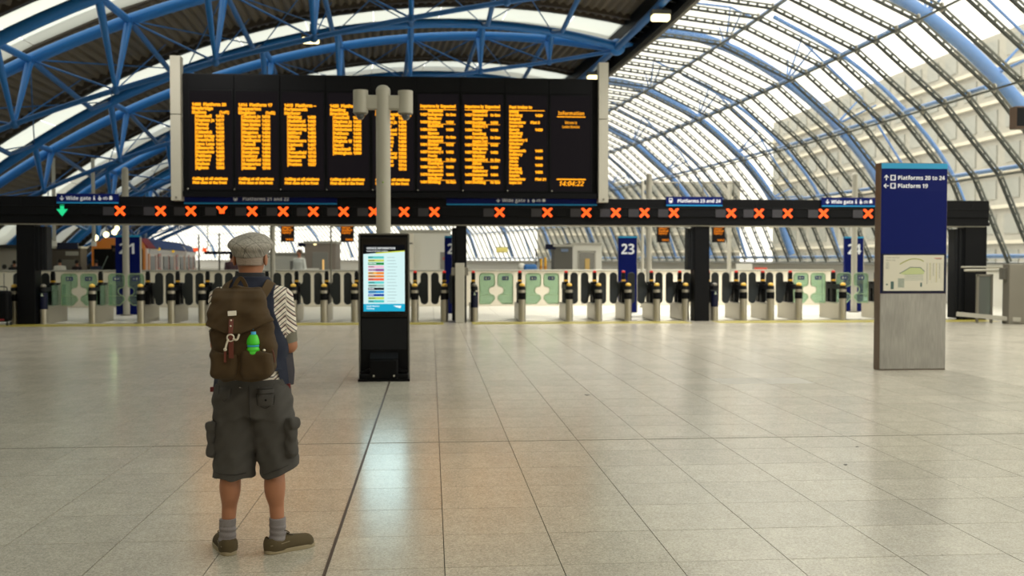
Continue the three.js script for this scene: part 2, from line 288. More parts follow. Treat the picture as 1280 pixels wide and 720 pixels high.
// ---------------------------------------------------------------- blue arch trusses
{
  const ord = ['first', 'second', 'third', 'fourth', 'fifth', 'sixth', 'seventh', 'eighth'];
  const NODE = 10, xs = []; for (let i = 0; i <= NODE; i++) xs.push(PINX + (BASEX - PINX) * i / NODE);
  for (let k = 0; k < NB; k++) {
    const s0 = S0 + BAY * k, near = k < 5, full = k < 8;
    const o = k < 8 ? thing('arch_truss', `${ord[k]} blue tubular roof arch truss counted from the concourse, above the platforms`, 'truss', [0, 0, 0], 0, 'blue roof arches') : part(ceiling, 'distant_arch');
    const u = (i) => i / NODE, half = (i) => 0.16 + 1.2 * Math.sin(Math.PI * u(i)) ** 0.8, dep = (i) => 0.12 + 2.1 * Math.sin(Math.PI * u(i)) ** 0.75;
    const pt = (i, side) => shed(s0 + side * half(i), xs[i], arcY(xs[i])), low = (i) => shed(s0, xs[i], arcY(xs[i]) - dep(i));
    const n = near ? 12 : 7, near3 = k < 3;
    const line = (f) => xs.map((_, i) => f(i));
    mesh('near_tube', sweep(line((i) => pt(i, -1)), 0.17, n, near ? 36 : 14), M.blue, o);
    mesh('far_tube', sweep(line((i) => pt(i, 1)), 0.17, n, near ? 36 : 14), M.blue, o);
    mesh('bottom_chord', sweep(line(low), 0.075, n, near ? 36 : 14), M.blueDark, o);
    const tie = [];
    for (let i = 1; i < NODE; i++) {
      if (full || i % 2) {
        const w = [bar(low(i), pt(i, -1), 0.05, 0.115, near ? 10 : 5), bar(low(i), pt(i, 1), 0.05, 0.115, near ? 10 : 5)];
        if (near) w.forEach((g) => mesh('web_strut', g, M.blue, o)); else tie.push(...w);
        const c = bar(pt(i, -1), pt(i, 1), 0.1, 0.1, near ? 10 : 5); if (near) mesh('cross_strut', c, M.blue, o); else tie.push(c);
      }
      if (near) { const hub = new THREE.SphereGeometry(0.13, 8, 6); const p = low(i); hub.translate(p.x, p.y, p.z); mesh('node_hub', hub, M.blueDark, o); }
      // longitudinal purlin to the next arch with its cranked end, and thin bracing rods
      if (k < 7) {
        const q = shed(s0 + BAY - half(i), xs[i], arcY(xs[i])), a = pt(i, 1), m1 = a.clone().lerp(q, 0.72); m1.y -= 0.55;
        const g = [bar(a, m1, 0.085, 0.085, 8), bar(m1, q, 0.075, 0.075, 8)];
        mesh('purlin', g, M.blueDark, o);
        if (i < NODE - 1) { const q2 = shed(s0 + BAY - half(i + 1), xs[i + 1], arcY(xs[i + 1])); tie.push(bar(a, q2, 0.022, 0.022, 5)); tie.push(bar(pt(i + 1, 1), q, 0.022, 0.022, 5)); }
        tie.push(bar(low(i), shed(s0 + BAY * .55, xs[i], arcY(xs[i]) + .2), 0.02, 0.02, 5));
      }
      if (i < NODE - 1 && near) { tie.push(bar(low(i), pt(i + 1, 1), 0.03, 0.03, 6)); }
    }
    mesh('tie_rods', tie, M.blueDark, o).userData.kind = 'stuff';
    // pin and the single tube that carries on outside the glass
    const pin = shed(s0, PINX, arcY(PINX)); const sp = new THREE.SphereGeometry(0.32, 14, 10); sp.translate(pin.x, pin.y, pin.z); mesh('pin_joint', sp, M.blue, o);
    const out = [[7.4, 9.75, 0], [9.4, 10.2, .9], [11.6, 9.75, .7], [14.1, 8.45, .55], [16.15, 6.8, .5], [18.0, 4.55, .5], [19.1, 1.7, .4]];
    const outer = out.map(([x, y]) => shed(s0 + .35, x + .12, y + .12));
    mesh('outer_tube', sweep(outer, 0.2, n, near ? 40 : 16), M.blue, o);
    if (k < 9) {
      const g = [], hi = [[9.4, 11.6], [11.9, 11.4], [14.8, 10.2], [17.3, 8.0], [19.2, 5.2]];
      for (let j = 0; j < 5; j++) {
        const inn = outer[j + 1], top = shed(s0 + .35, hi[j][0], hi[j][1]);
        g.push(bar(inn, top, 0.05, 0.03, 6));
        for (const e of [-1.2, 1.2]) g.push(bar(inn, shed(s0 + .35 + e, hi[j][0], hi[j][1] - .5), 0.05, 0.03, 6));
        if (j) g.push(bar(shed(s0 + .35, ...hi[j - 1]), top, 0.045, 0.045, 6));
      }
      mesh('outer_web', g, M.blue, o);
      const rails = []; for (let j = 1; j < 6; j++) { const [x, y] = prof[j]; for (let t = 0; t < 4; t++) rails.push(bar(shed(s0 + BAY * t / 4, x + .34, y + .22), shed(s0 + BAY * (t + 1) / 4, x + .34, y + .22), 0.075, 0.075, 7)); }
      mesh('outer_purlins', rails, M.blue, o);
      // slim half-bay tube
      mesh('half_bay_tube', sweep(out.slice(2).map(([x, y]) => shed(s0 + BAY / 2 + .3, x, y)), 0.075, 8, 20), M.blue, o);
    }
    const seamTube = []; for (let t = 0; t < 3; t++) seamTube.push(bar(shed(s0 + BAY * t / 3, 7.25, 9.6), shed(s0 + BAY * (t + 1) / 3, 7.25, 9.6), 0.13, 0.13, 8));
    mesh('pin_beam', seamTube, M.blueDark, o);
  }
  // flood lamps fixed by the pins and on the bottom chords
  const lampAt = [[S0 + 3.6, 7.25, 9.2, 300, 'twin floodlight near the roof seam at the top of the photo'], [S0 + 1.42 * BAY, 7.35, 9.3, 40, 'floodlight on the roof seam just above the end of the departure board'], [35.2, -4.0, 9.15, 60, 'lit floodlight on the blue truss above the departure board'],
    [20.6, 7.25, 9.2, 260, 'floodlight on the roof seam over the gates'], [10.2, 7.25, 9.2, 70, 'floodlight on the roof seam over the concourse'], [22, -5.5, 8.7, 110, 'floodlight under the roof deck before the gates']];
  for (const [s, x, y, cd, label] of lampAt) {
    const p = shed(s, x, y), o = thing('floodlight', label, 'lamp', [p.x, p.y, p.z], 0, 'roof floodlights');
    mesh('housing', rbox(0.62, 0.18, 0.4, 0.04, 0, 0.12, 0), M.greyDark, o);
    mesh('bracket', bar(V(0, 0.2, 0), V(0, 0.55, 0), 0.03), M.blueDark, o);
    mesh('lens', rbox(0.56, 0.2, 0.34, 0.05, 0, -0.02, 0.03), M.lampGlow, o);
    const L = new THREE.SpotLight(0xfffaf0, cd, 0, 1.25, 0.7, 2); L.position.set(0, -0.16, 0.03); L.target.position.set(0, -5, 0.03); L.castShadow = true; L.shadow.radius = 10; o.add(L); o.add(L.target);
  }
  [[-15.78, 2.78, 50, 'between its neighbours'], [-16.01, 2.95, 52, 'just below the highest one'], [-16.50, 3.20, 54, 'highest of the row'], [-15.65, 2.58, 48, 'lowest of the row']].forEach(([x, y, d, w]) => {
    const o = thing('platform_lamp', `small round lamp glowing over the train, ${w}`, 'lamp', [x, y, -d], 0, 'lamps above the train');
    mesh('globe', new THREE.SphereGeometry(0.14, 12, 8), M.lampGlow, o); mesh('stem', bar(V(0, .1, 0), V(0, 2.2, 0), 0.025), M.steelDull, o);
    const L = new THREE.PointLight(0xfff0c0, 1.5); L.position.set(0, -0.35, 0.25); L.castShadow = true; o.add(L);
  });
}
// ---------------------------------------------------------------- printed and lit signs
function icon(x, kind, cx, cy, s, c) {
  x.save(); x.translate(cx, cy); x.fillStyle = c; x.strokeStyle = c; x.lineWidth = s * .16; x.lineCap = 'round';
  const poly = (p) => { x.beginPath(); p.forEach(([a, b], i) => i ? x.lineTo(a * s, b * s) : x.moveTo(a * s, b * s)); x.closePath(); x.fill(); };
  if (kind === 'up' || kind === 'down' || kind === 'left') {
    x.rotate({ up: 0, down: Math.PI, left: -Math.PI / 2 }[kind]);
    x.beginPath(); x.moveTo(0, s * .42); x.lineTo(0, -s * .4); x.moveTo(-s * .34, -s * .06); x.lineTo(0, -s * .42); x.lineTo(s * .34, -s * .06); x.stroke();
  } else if (kind === 'train') {
    x.fillRect(-s * .36, -s * .45, s * .72, s * .75); x.fillRect(-s * .25, s * .32, s * .5, s * .13);
    x.fillStyle = '#051456'; x.fillRect(-s * .24, -s * .3, s * .48, s * .28); x.beginPath(); x.arc(-s * .18, s * .15, s * .07, 0, 7); x.arc(s * .18, s * .15, s * .07, 0, 7); x.fill();
  } else if (kind === 'person') { x.beginPath(); x.arc(0, -s * .35, s * .12, 0, 7); x.fill(); poly([[-.12, -.18], [.12, -.18], [.2, .45], [.05, .45], [0, .1], [-.05, .45], [-.2, .45]]); }
  else if (kind === 'wheelchair') { x.beginPath(); x.arc(-s * .05, -s * .38, s * .1, 0, 7); x.fill(); x.beginPath(); x.arc(0, s * .16, s * .24, 0, 7); x.stroke(); poly([[-.12, -.22], [.02, -.22], [.06, .1], [.3, .12], [.3, .22], [-.1, .2]]); }
  else if (kind === 'bike') { x.lineWidth = s * .09; for (const e of [-.26, .26]) { x.beginPath(); x.arc(e * s, s * .12, s * .2, 0, 7); x.stroke(); } x.beginPath(); x.moveTo(-.26 * s, .12 * s); x.lineTo(-.05 * s, -.2 * s); x.lineTo(.18 * s, -.2 * s); x.lineTo(.26 * s, .12 * s); x.stroke(); }
  else if (kind === 'case') { x.fillRect(-s * .32, -s * .2, s * .64, s * .55); x.strokeRect(-s * .12, -s * .36, s * .24, s * .2); }
  x.restore();
}
function face(parent, name, w, h, tex, pos, rough = 0.4, glow = 0) {
  const m = glow ? phys({ color: 0x040404, roughness: rough, specularIntensity: 0.15,  emissive: 0xffffff, emissiveMap: tex, emissiveIntensity: glow }) : phys({ color: 0xffffff, roughness: rough, specularIntensity: .3, map: tex });
  const o = mesh(name, new THREE.PlaneGeometry(w, h), m, parent); o.position.set(...pos); return o;
}
// ---------------------------------------------------------------- gate-line header beam
{
  const BF = -24.75;
  const o = thing('gate_header', 'long black header beam on pillars above the ticket gates, with lit lane signals', 'header', [0, 0, -25]);
  mesh('beam', [rbox(28.4, 0.46, 0.5, 0.02, 0.22, 2.86, 0), box(28.4, 0.12, 0.44, 0.22, 2.57, 0), box(28.4, 0.09, 0.56, 0.22, 2.475, 0)], M.beamBlack, o);
  mesh('soffit_rail', box(28.2, 0.03, 0.46, 0.22, 2.42, 0), M.paleSteel, o);
  for (let i = 0; i < 30; i++) mesh('panel_seam', box(0.012, 0.2, 0.01, -13.6 + i * 0.95, 2.985, 0.252), M.dark, o);
  mesh('ledge', box(28.4, 0.02, 0.03, 0.22, 2.865, 0.262), M.dark, o);
  for (const [x0, x1, kind] of [[-9.93, -9.24, 'a'], [0.52, 0.88, 'b'], [6.5, 7.05, 'c'], [13.55, 14.4, 'd']]) {
    const w = x1 - x0, p = part(o, 'pillar'); p.position.set((x0 + x1) / 2, 0, 0);
    mesh('core', rbox(w * (kind === 'a' ? .62 : .7), 2.42, 0.42, 0.015, w * (kind === 'a' ? -.19 : .14), 1.21, 0), M.beamBlack, p);
    const y0 = kind === 'a' || kind === 'c' ? 1.3 : 0.04, hh = 2.36 - y0;   // the channel ends above the gate that stands beside it
    mesh('side_channel', rbox(w * .5, hh, 0.34, 0.015, w * .25 * (kind === 'a' ? 1 : -1), y0 + hh / 2, -0.02), kind === 'b' ? M.beamBlack : M.dark, p);
    for (let i = 0; i < 3; i++) mesh('rib', box(0.02, hh, 0.36, w * (.1 + i * .13) * (kind === 'a' ? 1 : -1), y0 + hh / 2, 0.0), M.dark, p);
  }
  const xsig = [-7.457, -6.503, -5.787, -5.05, -4.327, -3.582, -2.853, -2.12, -1.383, -0.643, 0.101, 1.719, 2.913, 3.896, 4.642, 5.371, 6.125, 7.601, 8.324, 9.071, 10.01, 11.187];
  const red = std(0x3a0d05, .5, 0, { emissive: 0xff5514, emissiveIntensity: 1.6 }), green = std(0x04301c, .5, 0, { emissive: 0x19d68a, emissiveIntensity: 0.8 }), tint = std(0x2d2c33, .35);
  xsig.forEach((x, i) => {
    const p = part(o, 'lane_signal', [x - .02, 2.745, 0.256]);
    mesh('signal_window', box(0.62, 0.24, 0.012, -0.1, 0, 0), M.black, p); mesh('unlit_field', box(0.26, 0.2, 0.006, -0.27, -0.01, 0.007), tint, p);
    const cross = [box(0.31, 0.062, 0.012, 0, 0, 0.012, 0, 0, Math.PI / 4), box(0.31, 0.062, 0.012, 0, 0, 0.012, 0, 0, -Math.PI / 4)];
    if (i === 3) mesh('lit_cross', [box(0.17, 0.062, 0.012, -.055, .05, 0.012, 0, 0, -Math.PI / 4), box(0.17, 0.062, 0.012, .055, .05, 0.012, 0, 0, Math.PI / 4), box(.12, .06, .012, 0, -.03, .012)], red, p);
    else mesh('lit_cross', cross, red, p);
  });
  const p = part(o, 'lane_signal', [-8.83, 2.745, 0.256]); mesh('signal_window', box(0.62, 0.24, 0.012, 0.14, 0, 0), M.black, p);
  const s = new THREE.Shape(); [[-.045, .14], [.045, .14], [.045, .03], [.13, .03], [0, -.14], [-.13, .03], [-.045, .03]].forEach(([a, b], i) => i ? s.lineTo(a, b) : s.moveTo(a, b));
  mesh('lit_arrow', extrude(s, 0.014).translate(0, 0, 0.01), green, p);
  // blue fascia signs hung on the beam
  const wide = (w) => (x, W, H) => {
    x.fillStyle = '#051456'; x.fillRect(0, 0, W, H); x.fillStyle = '#2585bb'; x.fillRect(0, H * .86, W, H * .14);
    x.font = `bold ${H * .52}px sans-serif`; x.fillStyle = '#eef0f6'; x.textBaseline = 'middle'; const tw = x.measureText('Wide gate').width, tot = tw + H * 3.1, x0 = (W - tot) / 2;
    icon(x, 'down', x0 + H * .25, H * .44, H * .5, '#eef0f6'); x.fillText('Wide gate', x0 + H * .65, H * .46);
    ['person', 'wheelchair', 'bike', 'case'].forEach((k, i) => icon(x, k, x0 + H * .95 + tw + i * H * .55, H * .44, H * .5, '#eef0f6'));
  };
  const plat = (t) => (x, W, H) => {
    x.fillStyle = '#051456'; x.fillRect(0, 0, W, H); x.fillStyle = '#2585bb'; x.fillRect(0, H * .86, W, H * .14);
    x.font = `bold ${H * .5}px sans-serif`; x.fillStyle = '#eef0f6'; x.textBaseline = 'middle'; const tw = x.measureText(t).width, x0 = (W - tw - H) / 2;
    icon(x, 'train', x0 + H * .3, H * .42, H * .55, '#eef0f6'); x.fillText(t, x0 + H, H * .46);
  };
  [[-8.94, -7.5, wide], [-5.96, -2.3, plat('Platforms 21 and 22')], [0.38, 4.14, wide], [5.9, 7.34, plat('Platforms 23 and 24')], [9.93, 11.42, wide]].forEach(([a, b, f]) => {
    const w = b - a, h = 0.235, q = part(o, 'lane_sign', [(a + b) / 2, 3.03, 0.28]);
    mesh('sign_body', box(w, h, 0.05), M.navy, q);
    const W = Math.round(w / h * 80); face(q, 'sign_face', w, h, canvasTex(W, 80, f === wide ? wide(w) : f), [0, 0, 0.027]);
  });
  // steel cover post in front of the centre pillar
  const c = thing('bollard_post', 'steel box post with short crossbar in front of the thin black pillar', 'post', [0.705, 0, -24.62]);
  mesh('post', rbox(0.23, 1.48, 0.12, 0.015, 0, 0.74, 0), M.paleSteel, c); mesh('crossbar', rbox(0.42, 0.2, 0.08, 0.015, 0, 1.27, -0.03), M.steelDull, c);
}
// ---------------------------------------------------------------- departure board
{
  const DZ = -24.5, o = thing('departure_board', 'huge black departure board with orange dot text between two pale posts', 'board', [0, 0, DZ]);
  mesh('housing', rbox(10.08, 2.86, 0.42, 0.02, -0.9, 4.61, -0.28), M.black, o);
  for (const x of [-6.07, 4.25]) {
    const p = part(o, 'side_post', [x, 0, 0]);
    mesh('post', [box(0.235, 2.04, 0.3, 0, 4.0, -0.05), box(0.235, 1.38, 0.3, 0, 5.73, -0.05)], M.paleSteel, p); mesh('bolt', cyl(.025, .025, .01, 0, 0, 0, 8).rotateX(Math.PI / 2).translate(0, 3.05, .11), M.greyDark, p);
  }
  mesh('base_rail', box(10.05, 0.13, 0.3, -0.9, 3.14, -0.1), M.black, o);
  for (let i = 0; i < 9; i++) { const x = -5.269 + i * 1.09; mesh('fascia_panel', rbox(1.075, 0.36, 0.03, 0.006, x, 5.83, -0.06), M.beamBlack, o); }
  for (let i = 0; i < 9; i++) mesh('bolt', new THREE.SphereGeometry(0.02, 8, 6).translate(-5.82 + i * 1.1, 3.26, -0.02), M.paleSteel, o);
  const OR = '#ffa31a';
  const calls = [
    ['1409  Platform 20', 'Weybridge', 'Staines', '(1of1)', ['Vauxhall', 'Clapham Jn', 'Putney', 'Barnes', 'Chiswick', 'Kew Bridge', 'Brentford', 'Syon Lane', 'Isleworth', 'Hounslow', 'Feltham', 'Ashford', 'Staines', 'Egham'], 1413],
    ['1414  Platform 17', 'Shepperton', 'Kingston', '(1of2)', ['Clapham Jn', 'Wimbledon', 'New Malden', 'Norbiton', 'Kingston', 'Hampton W', 'Teddington', 'Fulwell', 'Hampton', 'Kempton', 'Sunbury', 'U Halliford', 'Shepperton', 'Staines'], 1418],
    ['1415  Platform --', 'Portsmouth', 'Harbour', '', ['Woking', 'Guildford', 'Farncombe', 'Godalming', 'Milford', 'Witley', 'Haslemere', 'Liphook', 'Liss', 'Petersfield', 'Rowlands', 'Havant', 'Fratton'], 1439],
    ['1420  Platform --', 'Reading', 'Bracknell', '', ['Vauxhall', 'Clapham Jn', 'Richmond', 'Twickenham', 'Feltham', 'Staines', 'Virginia W', 'Ascot', 'Bracknell', 'Wokingham'], 1424],
    ['1422  Platform --', 'Windsor', 'Eton Riverside', '(1of1)', ['Vauxhall', 'Clapham Jn', 'Putney', 'Richmond', 'Twickenham', 'Whitton', 'Feltham', 'Ashford', 'Staines', 'Wraysbury', 'Sunnymeads', 'Datchet', 'Windsor', 'Eton'], 1426],
  ];
  const names = ['Reading', 'Hounslow', 'Woking', 'Chessington', 'Exeter', 'Guildford', 'Hampton Court', 'Dorking', 'Alton', 'Weymouth', 'Strawberry H', 'Epsom', 'Basingstoke', 'Poole', 'Salisbury', 'Windsor'];
  for (let i = 0; i < 9; i++) {
    const p = part(o, 'display_panel', [-5.269 + i * 1.09, 4.43, -0.04]);
    mesh('panel_case', rbox(1.06, 2.43, 0.05, 0.008, 0, 0, 0), M.black, p);
    mesh('panel_frame', [box(.03, 2.4, .03, -.52, 0, .02), box(.03, 2.4, .03, .52, 0, .02)], M.beamBlack, p);
    const t = canvasTex(256, 600, (x, W, H) => {
      x.fillStyle = '#0d0a0d'; x.fillRect(0, 0, W, H); x.fillStyle = OR; x.textBaseline = 'middle';
      const L = 14, Rr = 240, f = (n, b = 'bold') => { x.font = `${b} ${n}px sans-serif`; }, y0 = 80, dy = 24.3;
      const put = (s, y, al = L, n = 25, w) => { f(n); x.fillText(s, al, y, w); x.strokeStyle = OR; x.lineWidth = 3; x.strokeText(s, al, y, w); };
      if (i < 5) {
        const c = calls[i]; put(c[0], y0, L, 25, 224); put(c[1], y0 + dy, L); put(c[2], y0 + 2 * dy, L); if (c[3]) put(c[3], y0 + 2 * dy, 182, 23, 58);
        c[4].forEach((s, k) => { const y = y0 + (3 + k) * dy; put(s, y, 38, 23, 112); put(String(c[5] + k * 4 + (k > 8 ? 40 : 0)).slice(0, 4), y, 158, 23, 56); });
        x.fillRect(32, y0 + 2.6 * dy, 5, c[4].length * dy); put('Calling at all stations', 560 - dy, L, 22, 214); put('First class at the front', 560, L, 22, 208);
      } else if (i < 7) {
        put('Departures by', y0 - 6, L, 23, 120); put('Expected', y0 - 6, 142, 23, 96); x.fillRect(L, y0 + 12, 226, 5);
        for (let k = 0; k < 20; k++) { const y = y0 + dy * .95 + k * 23.4; put(names[(k * 3 + i * 5) % 16], y, 62, 22, 96); if (k % 2) put(String(1424 + k * 3), y, L, 22, 46); if (k % 2) put(k % 6 === 1 ? 'On time' : String(1430 + k * 2), y, 176, 22, 62); if (k % 5 === 3) x.fillRect(60, y + 10, 176, 4); }
      } else if (i === 7) {
        put('Fast trains to', y0 - 6, L, 23, 176); x.fillRect(L, y0 + 12, 226, 5);
        for (let k = 0; k < 21; k++) { const y = y0 + dy * .95 + k * 22.3; put(names[(k * 5 + 2) % 16], y, L, 22, 60 + ((k * 37) % 60)); if (k % 2 && k !== 7 && k !== 9) put(k === 3 || k === 19 ? 'Plat ' + (k + 2) : String(1418 + k * 2), y, k === 3 ? 150 : 180, 22, 84); }
      } else {
        f(32); x.textAlign = 'center'; x.fillText('Information', 130, 108, 170); x.fillRect(38, 128, 184, 6); f(24); x.fillText('Welcome to', 128, 168, 78); x.fillText('London Waterloo', 128, 194, 112);
        x.fillRect(36, 522, 188, 8); x.font = 'italic bold 42px sans-serif'; x.fillText('14:04:22', 128, 552, 164);
      }
    });
    face(p, 'led_screen', 0.99, 2.34, t, [0, 0, 0.027], 0.35, 1.25);
  }
  const L = new THREE.RectAreaLight(0xff9a2a, 0.35, 9.6, 2.0); L.position.set(-0.9, 4.4, 0.1); L.rotation.y = Math.PI; o.add(L);
}
// ---------------------------------------------------------------- ticket gates
{
  const px = [-10.066, -9.386, -8.235, -7.085, -6.354, -5.618, -4.884, -4.146, -3.405, -2.652, -1.899, -1.159, -0.413, 0.33, 1.08, 2.282, 3.484, 4.232, 4.994, 5.733, 6.484, 7.24, 7.996, 8.713, 9.455, 10.627, 11.809];
  const padShape = (side) => {               // slim dark leaf with a shoulder towards the gate
    const s = new THREE.Shape(), w = 0.088, b = 0.4;
    s.moveTo(w, -b + w); s.absarc(0, -b + w, w, 0, -Math.PI, true); s.bezierCurveTo(-w, -.2, -w - .07, -.18, -w - .07, -.06); s.lineTo(-w - .07, .06); s.bezierCurveTo(-w - .07, .12, -w, .12, -w, .2);
    s.lineTo(-w, b - w); s.absarc(0, b - w, w, Math.PI, 0, true); s.lineTo(w, -b + w);
    const g = extrude(s, 0.045, 0.012); if (side < 0) g.rotateY(Math.PI); return g;
  };
  const wideShape = (side) => {              // glass leaf with a waist cut-out
    const s = new THREE.Shape(), c = 0.09;
    s.moveTo(-.2, -.4); s.lineTo(.08, -.4); s.lineTo(.2, -.27); s.quadraticCurveTo(.2, -.17, .12, -.15); s.quadraticCurveTo(.04, -.13, .04, -.04); s.quadraticCurveTo(.04, .05, .14, .05); s.quadraticCurveTo(.2, .06, .2, .14);
    s.lineTo(.2, .32); s.absarc(.12, .32, .08, 0, Math.PI / 2); s.lineTo(-.12, .4); s.absarc(-.12, .32, .08, Math.PI / 2, Math.PI); s.lineTo(-.2, -.4);
    return s;
  };
  const pillGeo = { 1: padShape(1), '-1': padShape(-1) };
  const wg = extrude(wideShape(1), 0.02), wgl = wg.clone().rotateY(Math.PI);
  const rim = (() => { const pts = wideShape(1).getPoints(8).map((q) => V(q.x * .985, q.y * .985, 0)); return new THREE.TubeGeometry(new THREE.CatmullRomCurve3(pts, true, 'catmullrom', 0.05), 70, 0.014, 5, true); })();
  const label = std(0xc9d6c0, .5), navyLab = std(0x10246f, .4), rimMat = std(0x9fb58f, .35);
  const ordinal = (n) => ['first', 'second', 'third', 'fourth', 'fifth', 'sixth', 'seventh', 'eighth', 'ninth', 'tenth', 'eleventh', 'twelfth', 'thirteenth'][n];
  px.forEach((x, i) => {
    const dl = i ? x - px[i - 1] : 0.75, dr = i < px.length - 1 ? px[i + 1] - x : 1.15, wideL = dl > 1, wideR = dr > 1, navy = i === 1 || i === 14 || i === 21;
    const kind = wideL && wideR ? 'glass leaves' : wideL || wideR ? 'one glass leaf' : 'dark leaves';
    const where = i === 0 ? 'beside the black suitcase' : i < 14 ? `${ordinal(i - 1)} past the wide black pillar` : i < 21 ? `${ordinal(i - 14)} past the thin central pillar` : `${ordinal(i - 21)} past the pillar under the Platforms 23 sign`;
    const o = thing('ticket_gate', `steel ticket gate with ${kind}, ${where}`, 'ticket gate', [x, 0, -25], 0, 'ticket gates in a row');
    mesh('front_post', cyl(0.092, 0.092, navy ? 0.36 : 0.56, 0, 0, 0, 24), M.steel, o);
    if (navy) { const f = mesh('front_panel', cyl(0.096, 0.096, 0.4, 0, 0.36, 0, 24), M.navyDark, o); mesh('white_arrow', [box(.02, .07, .006, 0, .71, .1), box(.06, .02, .006, 0, .69, .1)], label, f); }
    else { mesh('reader_band', cyl(0.1, 0.1, 0.17, 0, 0.56, 0, 24), M.black, o); mesh('collar', cyl(0.094, 0.094, 0.07, 0, 0.73, 0, 24), M.steel, o); }
    mesh('reader_head', [cyl(0.092, 0.085, 0.1, 0, 0.79, 0, 24), box(.13, .1, .3, 0, .84, -.16)], M.dark, o);
    mesh('reader_pad', (() => { const g = new THREE.SphereGeometry(0.07, 16, 10); g.scale(1, .75, 1); g.translate(0, 0.92, 0.015); return g; })(), navy ? M.steelDull : M.amberPad, o);
    mesh('cabinet', rbox(0.17, 0.44, 1.3, 0.02, 0, 0.22, -0.7), M.steel, o);
    mesh('upper_housing', [rbox(0.11, 0.56, 0.2, 0.02, 0, 0.7, -0.62), rbox(0.11, 0.56, 0.2, 0.02, 0, 0.7, -0.92), box(.12, .12, .8, 0, .86, -.65)], M.black, o);
    mesh('mast', rbox(0.1, 0.34, 0.1, 0.015, 0, 1.06, -0.62), M.dark, o);
    mesh('red_lamp', rbox(0.084, 0.06, 0.084, 0.02, 0, 1.245, -0.62), i > 11 ? M.redLamp : M.dark, o);
    mesh('amber_lamp', rbox(0.104, 0.05, 0.104, 0.01, 0, 1.02, -0.62), M.yellow, o);
    if (i === 1 || i === 2) for (const e of [-1, 1]) mesh('glass_guard', rbox(0.02, 0.5, 0.9, .005, e * .09, 0.68, -0.75), M.greenGlass, o);
    for (const [side, wide, gap] of [[-1, wideL, dl], [1, wideR, dr]]) {
      if (i === 14 && side < 0) continue;
      if (wide) {
        const q = part(o, 'glass_leaf', [side * (gap / 2 - 0.235), 0.81, -0.77]);
        if (side < 0) q.rotation.y = Math.PI;
        mesh('glass', wg, M.greenGlass, q); mesh('rim', rim, rimMat, q); mesh('display_label', box(.17, .1, .026, .0, .27, 0), navyLab, q); mesh('label_print', [box(.04, .05, .03, -.03, .27, 0), box(.03, .03, .03, .04, .27, 0)], label, q);
        mesh('lower_band', box(.34, .012, .026, -.02, -.16, 0), rimMat, q);
      } else { const q = mesh('leaf', pillGeo[side], M.rubber, o); q.position.set(side * 0.235, 0.82, -0.77); }
    }
  });
  const c = thing('suitcase', 'black suitcase cut off by the photo edge in front of the gates', 'suitcase', [-10.2, 0, -24.5]);
  mesh('shell', rbox(0.5, 0.74, 0.3, 0.09, 0, 0.46, 0, 4), M.black, c); mesh('zip', rbox(0.51, 0.7, 0.02, 0.01, 0, 0.46, 0.03), M.dark, c); mesh('handle', sweep([V(-.12, .82, -.1), V(-.12, .9, -.1), V(.12, .9, -.1), V(.12, .82, -.1)], .012), M.dark, c);
  for (const [a, b] of [[-.2, .1], [.2, .1], [-.2, -.1], [.2, -.1]]) mesh('wheel', new THREE.CylinderGeometry(.045, .045, .03, 14).rotateZ(Math.PI / 2).translate(a, .045, b), M.rubber, c);
  mesh('trim', rbox(.3, .04, .31, .01, 0, .14, 0), std(0x7b1f24, .6), c);
}
